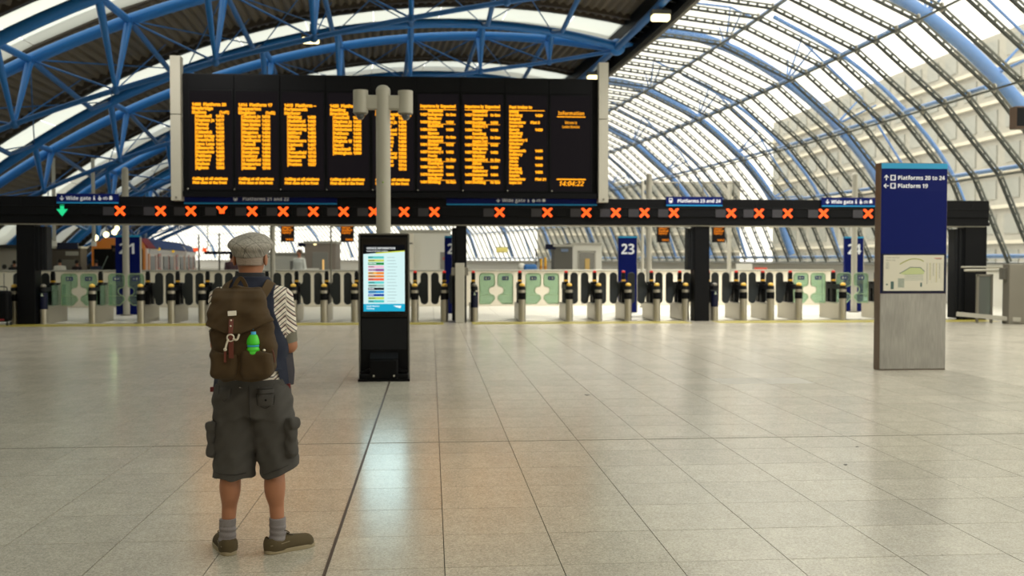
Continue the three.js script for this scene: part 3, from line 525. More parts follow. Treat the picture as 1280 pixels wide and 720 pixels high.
// ---------------------------------------------------------------- service information kiosk and camera pole
{
  const o = thing('information_kiosk', 'freestanding black touchscreen kiosk showing a service information list', 'kiosk', [-0.611, 0, -13.07]);
  mesh('casing', rbox(0.634, 1.87, 0.13, 0.02, 0, 0.97, 0, 3), M.black, o);
  mesh('edge_frame', [rbox(0.022, 1.9, 0.15, .008, -0.318, 0.955, 0), rbox(0.022, 1.9, 0.15, .008, 0.318, 0.955, 0), rbox(0.634, 0.022, 0.15, .008, 0, 1.9, 0)], M.greyDark, o);
  mesh('front_glass', rbox(0.59, 1.03, 0.012, .004, 0, 1.34, 0.068), std(0x06070a, 0.15), o);
  mesh('lower_door', rbox(0.58, 0.4, 0.012, .004, 0, 0.6, 0.067), M.dark, o);
  const f = part(o, 'foot'); mesh('foot_box', rbox(0.36, 0.26, 0.2, 0.02, 0, 0.15, 0.1), M.black, f); mesh('sloped_lid', box(0.36, 0.02, 0.19, 0, 0.33, 0.1, 0.5), M.dark, f);
  for (const e of [-1, 1]) { mesh('side_bracket', [rbox(0.16, 0.07, 0.22, .015, e * 0.235, 0.06, 0.08), box(0.13, 0.03, 0.18, e * .235, .13, .06, 0, 0, -e * .25)], M.black, f); mesh('bolt', new THREE.SphereGeometry(.014, 8, 6).translate(e * .13, .07, .2), M.paleSteel, f); }
  mesh('base_plate', box(0.66, 0.03, 0.34, 0, 0.015, 0.05), M.black, o);
  const t = canvasTex(330, 536, (x, W, H) => {
    x.fillStyle = '#cfeceb'; x.fillRect(0, 0, W, H); x.fillStyle = '#0b0d10'; x.beginPath(); x.moveTo(0, 0); x.lineTo(W, 0); x.lineTo(W, 50); x.lineTo(0, 74); x.fill();
    x.strokeStyle = '#cfd94a'; x.lineWidth = 9; x.beginPath(); x.moveTo(W, 50); x.lineTo(W * .3, 67); x.stroke();
    x.fillStyle = '#f2f6f6'; x.font = 'bold 23px sans-serif'; x.fillText('SERVICE INFORMATION', 26, 36, 230); x.font = 'bold 15px sans-serif'; x.fillText('Status of all train services', 26, 55, 170);
    const col = ['#5cc3be', '#c5cf63', '#1c8a3c', '#edb9cb', '#d9a9c8', '#f2b04d', '#e58f3c', '#ee5f3f', '#62cdc8', '#9cbbad', '#15181a', '#2a8fd0', '#1c3f9b', '#bcd15a', '#4fc0bd'];
    col.forEach((c, i) => { const y = 92 + i * 25.3; x.fillStyle = c; x.fillRect(38, y, 126, 19); if (i === 4) { x.fillStyle = '#8e4b90'; x.fillRect(98, y, 66, 19); } if (i === 5 || i === 6) { x.fillStyle = '#e8832a'; x.fillRect(104, y, 60, 19); }
      x.fillStyle = i === 10 || i === 12 || i === 2 ? '#e7eef0' : '#44555a'; x.fillRect(42, y + 6, 34 + (i * 13) % 30, 6); x.fillStyle = '#a9c4c4'; x.fillRect(190, y + 7, 60 + (i * 29) % 22, 5); });
    x.fillStyle = '#1fa5c8'; x.fillRect(0, 476, W, 60); x.fillStyle = '#e9f6fa'; x.font = 'bold 17px sans-serif'; x.fillText('South Western', 24, 500, 104); x.fillText('Railway', 24, 520, 70);
    x.beginPath(); x.moveTo(238, 490); x.lineTo(302, 490); x.lineTo(296, 512); x.lineTo(258, 502); x.fill();
  });
  face(o, 'screen', 0.532, 0.862, t, [0.002, 1.329, 0.076], 0.15, 0.85);
  const L = new THREE.RectAreaLight(0xd6fbff, 2.2, 0.53, 0.86); L.position.set(0, 1.329, 0.09); L.rotation.y = Math.PI; o.add(L);
  const p = thing('camera_pole', 'tall pale grey pole carrying two cylindrical camera housings behind the kiosk', 'pole', [-0.638, 0, -13.5]);
  mesh('pole', [cyl(0.096, 0.096, 3.83, 0, 0, 0, 28), new THREE.SphereGeometry(0.096, 28, 10, 0, Math.PI * 2, 0, Math.PI / 2).scale(1, .8, 1).translate(0, 3.83, 0)], M.paleSteel, p);
  mesh('base_flange', cyl(.17, .17, .03, 0, 0, 0, 24), M.steelDull, p); mesh('green_dot', new THREE.SphereGeometry(.012, 8, 6).translate(0, 2.05 + .55, .096), std(0x7ba832, .5), p);
  for (const e of [-1, 1]) {
    const c = part(p, 'camera_housing', [e * 0.298, 3.53, 0]);
    mesh('arm', rbox(0.2, 0.19, 0.12, .02, -e * 0.15, 0.14, 0), M.paleSteel, c);
    mesh('shroud', cyl(0.1, 0.1, 0.3, 0, 0, 0, 26), M.paleSteel, c); mesh('lip', cyl(.08, .098, .02, 0, -.02, 0, 24), M.steelDull, c);
    mesh('dome', new THREE.SphereGeometry(0.058, 18, 12).translate(0.005 * e, -0.035, 0), phys({ color: 0x3a3d40, roughness: .06, clearcoat: 1 }), c);
  }
}
// ---------------------------------------------------------------- wayfinding monolith
function arrowText(x, kind, y, s, t, L) { icon(x, kind, L, y, s, '#f2f4f8'); x.fillStyle = '#e9ecf2'; x.fillRect(L + s * .75, y - s * .5, s, s); icon(x, 'train', L + s * 1.25, y, s * .8, '#33406f'); x.fillStyle = '#f2f4f8'; x.font = `bold ${s * 1.02}px sans-serif`; x.textBaseline = 'middle'; x.fillText(t, L + s * 2.1, y); }
{
  const o = thing('wayfinding_monolith', 'tall blue and steel monolith sign with a station map poster', 'sign', [6.81, 0, -13.69]);
  const sideMat = std(0x6b5c50, 0.45, 0.35);
  mesh('core', rbox(0.985, 2.935, 0.165, 0.006, 0, 1.468, 0), sideMat, o);
  const steelTex = (() => { const a = tileNoise(256, 3, 3), b = tileNoise(256, 40, 4); return dataTex(256, (i, x, y) => { const v = 150 + (a[(i % 256) + ((y >> 3) << 8)] - .5) * 14 + (b[i] - .5) * 16; return [v, v * .985, v * .95]; }, true); })();
  mesh('lower_panel', rbox(0.965, 1.07, 0.014, .004, 0.003, 0.55, 0.084), std(0xffffff, .45, .3, { map: steelTex }), o);
  mesh('blue_panel', rbox(0.965, 1.835, 0.014, .004, 0.003, 2.01, 0.084), M.navy, o);
  mesh('top_stripe', box(0.965, 0.075, 0.016, 0.003, 2.89, 0.085), M.lightBlue, o);
  face(o, 'direction_text', 0.95, 0.26, canvasTex(950, 260, (x, W, H) => { x.fillStyle = '#041358'; x.fillRect(0, 0, W, H); arrowText(x, 'up', 72, 78, 'Platforms 20 to 24', 62); arrowText(x, 'left', 186, 78, 'Platform 19', 62); }), [0.003, 2.665, 0.0925], .42);
  const po = part(o, 'map_poster', [0.003, 1.375, 0.093]);
  mesh('poster_frame', rbox(0.955, 0.555, 0.012, .004, 0, 0, -.003), M.navyDark, po);
  face(po, 'poster', 0.885, 0.505, canvasTex(885, 505, (x, W, H) => {
    x.fillStyle = '#cbc7b8'; x.fillRect(0, 0, W, H); x.fillStyle = '#6d6e66'; x.font = '26px sans-serif'; x.fillText('London Waterloo', 30, 44, 210); x.fillText('Station map', 30, 80, 150);
    x.lineWidth = 14; x.strokeStyle = '#a9ab58'; x.beginPath(); x.moveTo(238, 130); x.quadraticCurveTo(380, 40, 480, 54); x.quadraticCurveTo(560, 62, 586, 92); x.stroke(); x.lineWidth = 5; x.strokeStyle = '#5d6b45'; x.stroke();
    x.fillStyle = '#b7c08f'; x.beginPath(); x.moveTo(230, 262); x.lineTo(390, 172); x.lineTo(560, 180); x.lineTo(600, 230); x.lineTo(590, 270); x.lineTo(310, 280); x.fill();
    x.strokeStyle = '#37505a'; x.lineWidth = 9; x.beginPath(); x.moveTo(232, 260); x.lineTo(300, 226); x.lineTo(392, 172); x.lineTo(540, 176); x.lineTo(602, 232); x.stroke();
    x.strokeStyle = '#7a8d86'; x.lineWidth = 3; for (let i = 0; i < 13; i++) { x.beginPath(); x.moveTo(318 + i * 21, 262 + (i % 3) * 6); x.lineTo(318 + i * 21, 370 - (i % 4) * 9); x.stroke(); } for (let i = 0; i < 4; i++) { x.beginPath(); x.moveTo(310, 278 + i * 26); x.lineTo(585, 272 + i * 26); x.stroke(); }
    x.fillStyle = '#7f8c84'; x.fillRect(212, 330, 92, 130); x.fillStyle = '#4e6360'; x.fillRect(106, 372, 46, 110); x.fillRect(540, 390, 26, 60); x.fillRect(38, 405, 26, 20);
    x.fillStyle = '#cbc7b8'; for (let i = 0; i < 9; i++) x.fillRect(214, 340 + i * 14, 88, 4);
    x.fillStyle = '#8f9089'; for (let i = 0; i < 14; i++) x.fillRect(30, 100 + i * 7, 40 + (i * 17) % 34, 3);
    for (let c = 0; c < 5; c++) { x.fillStyle = ['#7d7f78', '#9d9a55', '#7d7f78', '#a49a58', '#7d7f78'][c]; x.fillRect(634 + c * 46, 110, 7, 300 - (c * 57) % 150); x.fillStyle = '#a9a89e'; for (let i = 0; i < 22; i++) x.fillRect(646 + c * 46, 112 + i * 13, 14 + (i * 11 + c * 5) % 16, 3); }
    x.fillStyle = '#b5605a'; x.fillRect(740, 40, 112, 9); x.fillStyle = '#77776e'; x.fillRect(770, 52, 80, 8);
  }), [0, 0.004, 0.0045], .35);
}
// ---------------------------------------------------------------- numbered platform totems and slim poles behind the gates
[[-8.55, '21', 0.68, 'in front of the train'], [0.66, '22', 0.55, 'half hidden by the thin black pillar'], [5.77, '23', 0.56, 'near the white lift'], [12.65, '24', 0.58, 'beside the tall monolith sign']].forEach(([x, n, w, where]) => {
  const o = thing('platform_totem', `blue platform totem with the white number ${n}, ${where}`, 'sign', [x, 0, -29]);
  mesh('body', rbox(w, 2.25, 0.12, .01, 0, 1.125, 0), M.navy, o); mesh('top_cap', box(w, 0.05, 0.124, 0, 2.225, 0), M.lightBlue, o); mesh('edge', box(.02, 2.2, .125, w / 2, 1.1, 0), M.paleSteel, o);
  face(o, 'number', w * .9, 0.56, canvasTex(200, 200, (c, W, H) => { c.fillStyle = '#041358'; c.fillRect(0, 0, W, H); c.fillStyle = '#e8ecf2'; c.font = 'bold 150px sans-serif'; c.textAlign = 'center'; c.textBaseline = 'middle'; c.fillText(n, 100, 104, 190); }), [0, 1.88, 0.063]);
});
[[-8.5, 4.05, .09, 'in front of the totem by the train'], [-5.0, 4.07, .08, 'behind the man in the cap'], [6.32, 4.0, .085, 'beside the totem by the white lift'], [6.86, 4.1, .05, 'much slimmer, just past the totem by the white lift'], [9.75, 4.1, .07, 'between the two hanging orange screens and the far gates'], [12.5, 4.05, .085, 'in front of the totem by the monolith sign']].forEach(([x, h, r, w], i) => {
  const o = thing('steel_pole', `pale steel pole ${w}`, 'pole', [i === 0 || i === 5 ? x : x, 0, i === 0 || i === 5 || i === 2 ? -28.6 : -32], 0, 'poles behind the gates');
  mesh('shaft', cyl(r, r, h, 0, 0, 0, 18), M.paleSteel, o); mesh('foot', cyl(r * 1.8, r * 1.8, .03, 0, 0, 0, 18), M.steelDull, o);
  mesh('cap', new THREE.SphereGeometry(r, 14, 8).translate(0, h, 0), M.paleSteel, o);
});
// hanging next-train screens
{
  const t = canvasTex(96, 128, (x, W, H) => { x.fillStyle = '#17120f'; x.fillRect(0, 0, W, H); x.fillStyle = '#ff8a14'; x.font = 'bold 21px sans-serif'; ['1409 Reading', 'Calling at:', 'Vauxhall', 'Clapham Jn'].forEach((s, i) => x.fillText(s, 5, 19 + i * 18, 84 - (i % 2) * 12)); x.font = 'bold 20px sans-serif'; x.fillText('14:04:22', 34, 122, 58); });
  [[-4.385, 'above the white booth door'], [-2.577, 'beside the kiosk'], [7.31, 'between the white lift and the black pillar'], [9.09, 'above the gates beyond the black pillar']].forEach(([x, w]) => {
    const o = thing('hanging_display', `small hanging black screen with orange train times ${w}`, 'display', [x, 2.395, -31], 0, 'hanging platform screens');
    mesh('casing', rbox(0.4, 0.58, 0.12, .01, 0, 0, 0), M.black, o); face(o, 'screen', 0.37, 0.54, t, [0, 0, 0.062], .4, 1.1);
    mesh('arm', bar(V(-.5, .2, -.02), V(.5, .2, -.02), .018), M.greyDark, o);
    mesh('hanger', [bar(V(-.5, .2, -.02), V(-.5, 1.6, -.02), .02), bar(V(.5, .2, -.02), V(.5, 1.6, -.02), .02), bar(V(-.5, 1.6, -.02), V(.5, 1.6, -.02), .02)], M.steelDull, o);
    mesh('stanchion', [bar(V(-.5, -2.38, -.02), V(-.5, .3, -.02), .025)], M.steelDull, o);
  });
}
// ---------------------------------------------------------------- balustrade at the glass side
{
  const o = thing('balustrade', 'stainless steel balustrade with dark panels and a stout square end post', 'railing', [0, 0, -23.3]);
  mesh('end_post', rbox(0.44, 1.46, 0.3, .02, 14.15, 0.73, 0.15), M.steelDull, o); mesh('post_collar', rbox(0.12, 0.28, 0.2, .01, 13.9, 1.22, 0.1), M.greyDark, o);
  for (let i = 0; i < 4; i++) { const x = 13.62 + (i > 0 ? 0.65 + i * 1.15 : 0), w = i ? 1.05 : 0.36; mesh('panel', rbox(w, 0.95, 0.03, .005, x, 0.68, -0.25), M.smoked, o); mesh('panel_frame', [box(w + .06, .05, .06, x, 1.18, -.25), box(w + .06, .05, .06, x, .19, -.25), box(.05, 1.2, .06, x - w / 2, .6, -.25), box(.05, 1.2, .06, x + w / 2, .6, -.25)], M.steelDull, o); }
  mesh('top_rail', [bar(V(13.1, 1.3, -.25), V(18.3, 1.3, -.25), .03), bar(V(13.1, 1.38, -.4), V(18.3, 1.38, -.4), .02)], M.paleSteel, o);
  mesh('kick_rail', beam(V(13.05, .21, -.5), V(14.2, .11, .35), .12, .1), M.paleSteel, o);
  const q = thing('side_railing', 'dull steel railing panel between the blue monolith and the end pillar', 'railing', [13.0, 0, -25.6]);
  mesh('panel', rbox(0.9, 1.1, 0.06, .01, 0, .6, 0), M.steelDull, q); mesh('post', rbox(.1, 1.25, .1, .01, -.42, .62, .04), M.paleSteel, q); mesh('cap', box(1, .05, .12, 0, 1.2, 0), M.paleSteel, q);
}

{ // small brown speaker bracketed off the glass wall
  const o = thing('wall_speaker', 'small brown box speaker bracketed off the glass wall, cut by the photo edge', 'speaker', [14.66, 5.12, -24]);
  mesh('cabinet', rbox(0.42, 0.56, 0.3, .03, .1, 0, 0), std(0x5d4a3c, .6), o); mesh('grille', rbox(0.36, 0.46, .02, .008, .1, .01, .15), M.dark, o);
  mesh('bracket', [bar(V(.2, .1, 0), V(1.35, .75, 0), .03), bar(V(.2, -.1, 0), V(1.35, .6, 0), .02)], M.steelDull, o);
}
// ---------------------------------------------------------------- things beyond the barrier
{
  const booth = (name, label, x0, x1, h, d, mat, depth = 2) => { const o = thing(name, label, 'booth', [(x0 + x1) / 2, 0, -d - depth / 2]); const w = x1 - x0; mesh('walls', rbox(w, h, depth, .02, 0, h / 2, 0), mat, o); mesh('roof_edge', box(w + .08, .1, depth + .08, 0, h, 0), M.paleSteel, o); return [o, w, depth / 2]; };
  const taupe = std(0x857b71, .6);
  { const [o, w, z] = booth('lift_shaft', 'taupe lift shaft with a narrow lit window in its door', -5.0, -3.78, 2.24, 40, taupe); const d = mesh('door', rbox(.62, 1.85, .05, .01, 0, .93, z), M.grey, o); mesh('door_window', box(.07, .42, .02, .12, 1.35, z + .03), std(0xf0cf90, .4, 0, { emissive: 0xe0a85a, emissiveIntensity: .5 }), d); mesh('lintel_lamp', box(.1, .03, .02, -.2, 2.16, z + .03), M.lampGlow, o); mesh('navy_sign', box(.3, .16, .06, -.72, 2.15, z), M.navyDark, o); mesh('lower_notice', rbox(.62, .34, .03, .01, -.3, 1.05, z + .5), M.white, o); }
  { const [o, w, z] = booth('white_booth', 'low white booth with a grey door and round window behind the man', -6.9, -5.1, 1.8, 42, M.white); const d = mesh('door', rbox(.5, 1.5, .05, .01, .4, .75, z), M.grey, o); const c = mesh('round_window', new THREE.CylinderGeometry(.08, .08, .02, 16).rotateX(Math.PI / 2), M.white, d); c.position.set(.4, 1.25, z + .03); }
  { const [o, w, z] = booth('white_lift_house', 'white lift house with grey door behind the kiosk', -1.25, 0.75, 2.7, 40, M.white); const d = mesh('door', rbox(.48, 1.86, .05, .01, .86, .93, z), M.grey, o); mesh('red_notice', box(.3, .1, .02, .86, 1.6, z + .04), std(0xb0584e, .5), d); mesh('side_column', box(.3, 2.6, .3, -.6, 1.3, z + .2), M.cream, o); mesh('slot', box(.24, .05, .02, -.6, 2.2, z + .36), M.greyDark, o); }
  { const [o, w, z] = booth('white_lift', 'white lift with a small lit door window beside a grey cabinet', 6.1, 7.42, 2.24, 43, M.white); const d = mesh('door', rbox(.64, 1.85, .05, .01, 0, .93, z), M.grey, o); mesh('door_window', box(.2, .5, .02, .02, 1.35, z + .04), std(0xcfae6a, .4), d); mesh('door_frame', [box(.06, 1.95, .07, -.36, .97, z), box(.06, 1.95, .07, .36, .97, z), box(.78, .06, .07, 0, 1.92, z)], M.paleSteel, o); }
  { const [o, w, z] = booth('grey_cabinet', 'dark grey equipment cabinet with a navy sign beside the white lift', 5.2, 6.0, 2.15, 42, M.greyDark, 1); mesh('sign', box(.45, .22, .05, -.55, 2.1, z), M.navyDark, o); mesh('badge', box(.3, .12, .02, .05, 1.95, z + .02), std(0x6c7d98, .5), o); }
  { const [o, w, z] = booth('brown_kiosk', 'dark brown shuttered kiosk under the trusses beside the train', -18.9, -17.0, 2.15, 50, std(0x40382f, .7), 0.9); mesh('fascia', box(1.0, .32, .08, .35, 2.22, z + .05), M.navyDark, o); mesh('shutter', rbox(.9, 1.3, .05, .01, .3, .9, z), M.greyDark, o); mesh('panel', box(.6, .2, .03, .55, 1.85, z + .03), M.grey, o); }
  { const [o, w, z] = booth('cream_kiosk', 'cream panelled kiosk at the dark edge of the hall', -19.7, -17.85, 2.1, 45, M.cream, 3); mesh('canopy', box(2.0, .16, .5, .05, 2.12, z + .2), M.greyDark, o); for (const x of [.25, .6]) mesh('vent', new THREE.CylinderGeometry(.1, .1, .03, 14).rotateX(Math.PI / 2).translate(x, 1.25, z), M.greyDark, o); }
  // emergency sign, small sheds and clutter
  { const o = thing('lit_sign', 'small pale yellow lit sign hanging before the glass', 'sign', [3.2, 2.0, -45]); mesh('body', rbox(.5, .22, .08, .03, 0, 0, 0), std(0xded38a, .5, 0, { emissive: 0xd8c65a, emissiveIntensity: .35 }), o); mesh('frame', box(.54, .26, .04, 0, 0, -.03), M.greyDark, o); mesh('rod', bar(V(0, .1, 0), V(0, 2.4, 0), .015), M.steelDull, o); }
  { const o = thing('blue_trolley', 'blue covered trolley beyond the barrier', 'trolley', [3.98, 0, -40]); mesh('cover', rbox(.55, .55, .5, .12, 0, 1.1, 0), std(0x2f6aa8, .6), o); mesh('legs', [box(.04, .9, .04, -.2, .45, 0), box(.04, .9, .04, .2, .45, 0)], M.greyDark, o); mesh('white_bundle', new THREE.SphereGeometry(.17, 12, 9).translate(-.35, 1.25, 0), M.white, o); mesh('mast', bar(V(.25, 1.2, -.1), V(.25, 2.0, -.1), .025), M.dark, o); }
  for (let i = 0; i < 2; i++) { const o = thing('yellow_post', `yellow post beyond the barrier, ${['nearer', 'farther from'][i]} the blue trolley`, 'post', [4.42 + i * .18, 0, -40], 0, 'pair of yellow posts'); mesh('shaft', cyl(.06, .05, 1.6 + i * .05, 0, 0, 0, 12), M.yellow, o); mesh('band', cyl(.065, .065, .1, 0, 1.2, 0, 12), std(0xb7791d, .5), o); }
  { const o = thing('notice_board', 'white notice panel on a stand beyond the barrier', 'sign', [11.6, 0, -36.2]); mesh('panel', rbox(.62, .5, .04, .01, 0, 1.15, 0), M.white, o); mesh('stand', bar(V(0, 0, 0), V(0, 1, 0), .03), M.steelDull, o); }
  { const o = thing('red_notice_board', 'orange red notice panel on a stand beyond the barrier', 'sign', [12.3, 0, -36.4]); mesh('panel', rbox(.5, .36, .04, .01, 0, 1.08, 0), std(0xd9523c, .5), o); mesh('stand', bar(V(0, 0, 0), V(0, 1, 0), .03), M.steelDull, o); }
}
// ---------------------------------------------------------------- train curving away on the far side platform
{
  const o = thing('train', 'red, orange and blue electric train with black windscreen at the platform', 'train');
  const bodyM = std(0xd8cfc6, .4), red = std(0xb22a25, .4), orange = std(0xd8802a, .42), blueM = std(0x2b4f9b, .45), glass = phys({ color: 0x15181c, roughness: .35, specularIntensity: .4 }), door = std(0xa5442f, .45), grey = std(0x6a6b6e, .5);
  const W = 2.75, len = 19.5, H0 = 0.1, H1 = 2.72;
  let hx = -17.3, hz = -57;
  for (let c = 0; c < 4; c++) {
    const th = 0.13 + c * 0.06, car = part(o, 'carriage', [hx, 0, hz]); car.rotation.y = th; hx -= Math.sin(th) * (len + .6); hz -= Math.cos(th) * (len + .6);
    // local: -z along the train, x to the side seen from the platform
    const s = new THREE.Shape(); s.moveTo(-W / 2, -.9); s.lineTo(W / 2, -.9); s.lineTo(W / 2, 2.1); s.quadraticCurveTo(W / 2, 2.55, W / 2 - .5, 2.72); s.lineTo(-W / 2 + .5, 2.72); s.quadraticCurveTo(-W / 2, 2.55, -W / 2, 2.1); s.lineTo(-W / 2, -.9);
    const g = new THREE.ExtrudeGeometry(s, { depth: len, bevelEnabled: false, curveSegments: 6 }); g.translate(0, 0, -len);
    mesh('body_shell', g, bodyM, car);
    mesh('roof_cover', [rbox(W - .7, .12, len - .1, .04, 0, 2.74, -len / 2)], blueM, car);
    mesh('cant_rail', box(.05, .3, len - 1.6, W / 2 + .0, 2.02, -len / 2 - .7), std(0xb9b2ad, .4), car); mesh('roof_flank', box(.7, .06, len - 1.6, W / 2 - .13, 2.47, -len / 2 - .7, 0, 0, -.89), blueM, car);
    mesh('skirt', box(.05, .5, len - .4, W / 2 + .01, .1, -len / 2), blueM, car);
    for (let i = 0; i < 6; i++) { const z = -2.6 - i * 3.0; if (i % 3 === 1) { const d = part(car, 'door', [W / 2 + .015, 0, z]); mesh('leaf', box(.05, 1.95, 1.3, 0, .95, 0), door, d); mesh('door_window', box(.06, .7, .4, 0, 1.4, .32), glass, d); mesh('door_window', box(.06, .7, .4, 0, 1.4, -.32), glass, d); } else { mesh('window', box(.05, 1.0, 2.3, W / 2 + .012, 1.25, z), glass, car); mesh('pillar_stripe', box(.052, 1.7, .3, W / 2 + .012, .95, z - 1.35), i % 2 ? orange : door, car); } }
    if (c === 0) {
      const f = part(car, 'cab_front', [0, 0, 0]);
      const fs = new THREE.ExtrudeGeometry(s, { depth: .2, bevelEnabled: true, bevelSize: .03, bevelThickness: .05, bevelSegments: 2, curveSegments: 6 }); mesh('front_shell', fs, orange, f);
      mesh('windscreen', rbox(W * .93, 2.35, .06, .03, 0, 0.98, .25), M.black, f); mesh('gangway_door', rbox(.75, 2.5, .08, .03, 0, 1.1, .27), M.black, f); mesh('destination_blind', box(.6, .18, .03, 0, 2.1, .33), std(0x2b1c08, .4), f);
      mesh('red_crown', [box(.72, .08, 3.2, W / 2 - .12, 2.48, -1.7, 0, 0, -.89), box(1.4, .08, 2.6, .3, 2.75, -1.4)], red, f); mesh('pale_corner', box(.05, 2.4, .5, W / 2 + .02, 1.0, -.35), std(0xe0b9a0, .4), f); mesh('cab_door', box(.06, 1.8, .55, W / 2 + .03, 1.0, -1.15), orange, f);
      for (const e of [-1, 1]) mesh('headlamp', new THREE.CylinderGeometry(.1, .1, .05, 12).rotateX(Math.PI / 2).translate(e * 1.0, .4, .3), M.white, f);
      mesh('marker_lamp', [new THREE.SphereGeometry(.09, 10, 8).translate(W / 2 + .08, 2.2, -5), new THREE.SphereGeometry(.09, 10, 8).translate(W / 2 + .08, 2.1, -12)], std(0xf0c030, .4, 0, { emissive: 0xe0b020, emissiveIntensity: .6 }), f);
      mesh('wiper', beam(V(-.95, .85, .31), V(-.55, 1.75, .31), .03, .02), std(0x9fb5ad, .4), f);
    }
  }
}
// platform signals and blue sign band
{
  for (const [i, x, w] of [[0, -18.2, 'with two lit orange signals, close to the train'], [1, -16.62, 'farther from the train, behind the cap']]) {
    const o = thing('signal_post', `thin platform signal post ${w}`, 'post', [x, 0, -80]); mesh('post', cyl(.07, .06, 3.5, 0, 0, 0, 10), M.greyDark, o);
    if (!i) for (const e of [-1, 1]) mesh('signal_lamp', rbox(.34, .3, .12, .05, e * .34 + .12, 2.32, .1), std(0x5a1a10, .5, 0, { emissive: 0xff5a22, emissiveIntensity: .9 }), o); else mesh('finial', new THREE.SphereGeometry(.09, 8, 6).translate(0, 3.5, 0), M.greyDark, o);
  }
  const o = thing('platform_sign_band', 'long dark blue sign band hanging over the far platform', 'sign', [-15.6, 2.08, -80.4]); mesh('band', rbox(4.6, .24, .1, .02, 0, 0, 0), M.navyDark, o); for (const x of [-2, 2]) mesh('drop_rod', bar(V(x, 0, 0), V(x, 3, 0), .03), M.greyDark, o);
}
// ---------------------------------------------------------------- pale office blocks outside the glass
{
  const facade = (name, label, x0, d, w, h, turn, floors, cols, wallM) => {
    const o = thing(name, label, 'building', [x0, 0, -d], turn); mesh('wall', box(w, h, 14, w / 2, h / 2, -7.2), wallM, o);
    const win = std(0x979993, .4), fh = h / floors, cw = w / cols, gw = box(cw * .62, fh * .55, .12), gl = box(w, fh * .1, .4);
    for (let f = 0; f < floors; f++) { const s = mesh('string_course', gl, M.cream, o); s.position.set(w / 2, f * fh + .1, .1); for (let c = 0; c < cols; c++) { const q = mesh('window', gw, win, o); q.position.set((c + .5) * cw, (f + .55) * fh, -.14); } }
    return o;
  };
  facade('office_terrace', 'long pale concrete office block running beside the glass, seen hazily through it', 46, 132, 96, 20, -Math.PI / 2, 7, 30, std(0xb0ada4, .8));
  facade('office_block', 'lower pale office block beyond the far glass wall', 16, 150, 30, 13, -0.25, 5, 13, std(0xaeaba2, .8));
}

for (const [x, h, w] of [[-14.59, 2.2, 'closer to the wide black pillar'], [-13.1, 2.2, 'closer to the train front']]) { // conduits dropping from the roof
  const o = thing('drop_pole', `pale conduit pole hanging from the roof, ${w}`, 'pole', [x, h, -40], 0, 'conduit poles'); mesh('tube', bar(V(0, 0, 0), V(0, 3.3, 0), .07, .07, 12), M.paleSteel, o); mesh('end_fitting', cyl(.1, .1, .2, 0, -.12, 0, 12), M.white, o);
}
// ---------------------------------------------------------------- distance fields and their meshing (surface nets)
const D = {
  cap: (p, a, b, ra, rb) => { const bx = b[0] - a[0], by = b[1] - a[1], bz = b[2] - a[2], px = p[0] - a[0], py = p[1] - a[1], pz = p[2] - a[2]; const h = Math.max(0, Math.min(1, (px * bx + py * by + pz * bz) / (bx * bx + by * by + bz * bz))); return Math.hypot(px - bx * h, py - by * h, pz - bz * h) - (ra + (rb - ra) * h); },
  ell: (p, c, r) => { const x = (p[0] - c[0]) / r[0], y = (p[1] - c[1]) / r[1], z = (p[2] - c[2]) / r[2], k0 = Math.hypot(x, y, z), k1 = Math.hypot(x / r[0], y / r[1], z / r[2]); return k1 < 1e-9 ? -Math.min(...r) : k0 * (k0 - 1) / k1; },
  rbox: (p, c, h, r) => { const x = Math.abs(p[0] - c[0]) - h[0] + r, y = Math.abs(p[1] - c[1]) - h[1] + r, z = Math.abs(p[2] - c[2]) - h[2] + r; return Math.hypot(Math.max(x, 0), Math.max(y, 0), Math.max(z, 0)) + Math.min(Math.max(x, y, z), 0) - r; },
  min: (a, b, k) => { const h = Math.max(0, Math.min(1, .5 + .5 * (b - a) / k)); return b + (a - b) * h - k * h * (1 - h); },
  max: (a, b, k) => -D.min(-a, -b, k),
  // stack of ellipses: rows [y, halfWidth, halfDepth, cx, cz]
  stack: (p, rows, e = 2) => {
    const n = rows.length, y = p[1]; let i = 0; while (i < n - 2 && y > rows[i + 1][0]) i++;
    const a = rows[i], b = rows[i + 1]; let t = Math.max(0, Math.min(1, (y - a[0]) / (b[0] - a[0]))); t = t * t * (3 - 2 * t) * .5 + t * .5;
    const L = (k) => (a[k] ?? 0) + ((b[k] ?? 0) - (a[k] ?? 0)) * t, w = L(1), d = L(2), x = Math.abs(p[0] - L(3)) / w, z = Math.abs(p[2] - L(4)) / d;
    const q = e === 2 ? Math.hypot(x, z) : Math.pow(Math.pow(x, e) + Math.pow(z, e), 1 / e);
    return Math.max((q - 1) * Math.min(w, d), rows[0][0] - y, y - rows[n - 1][0]);
  },
};
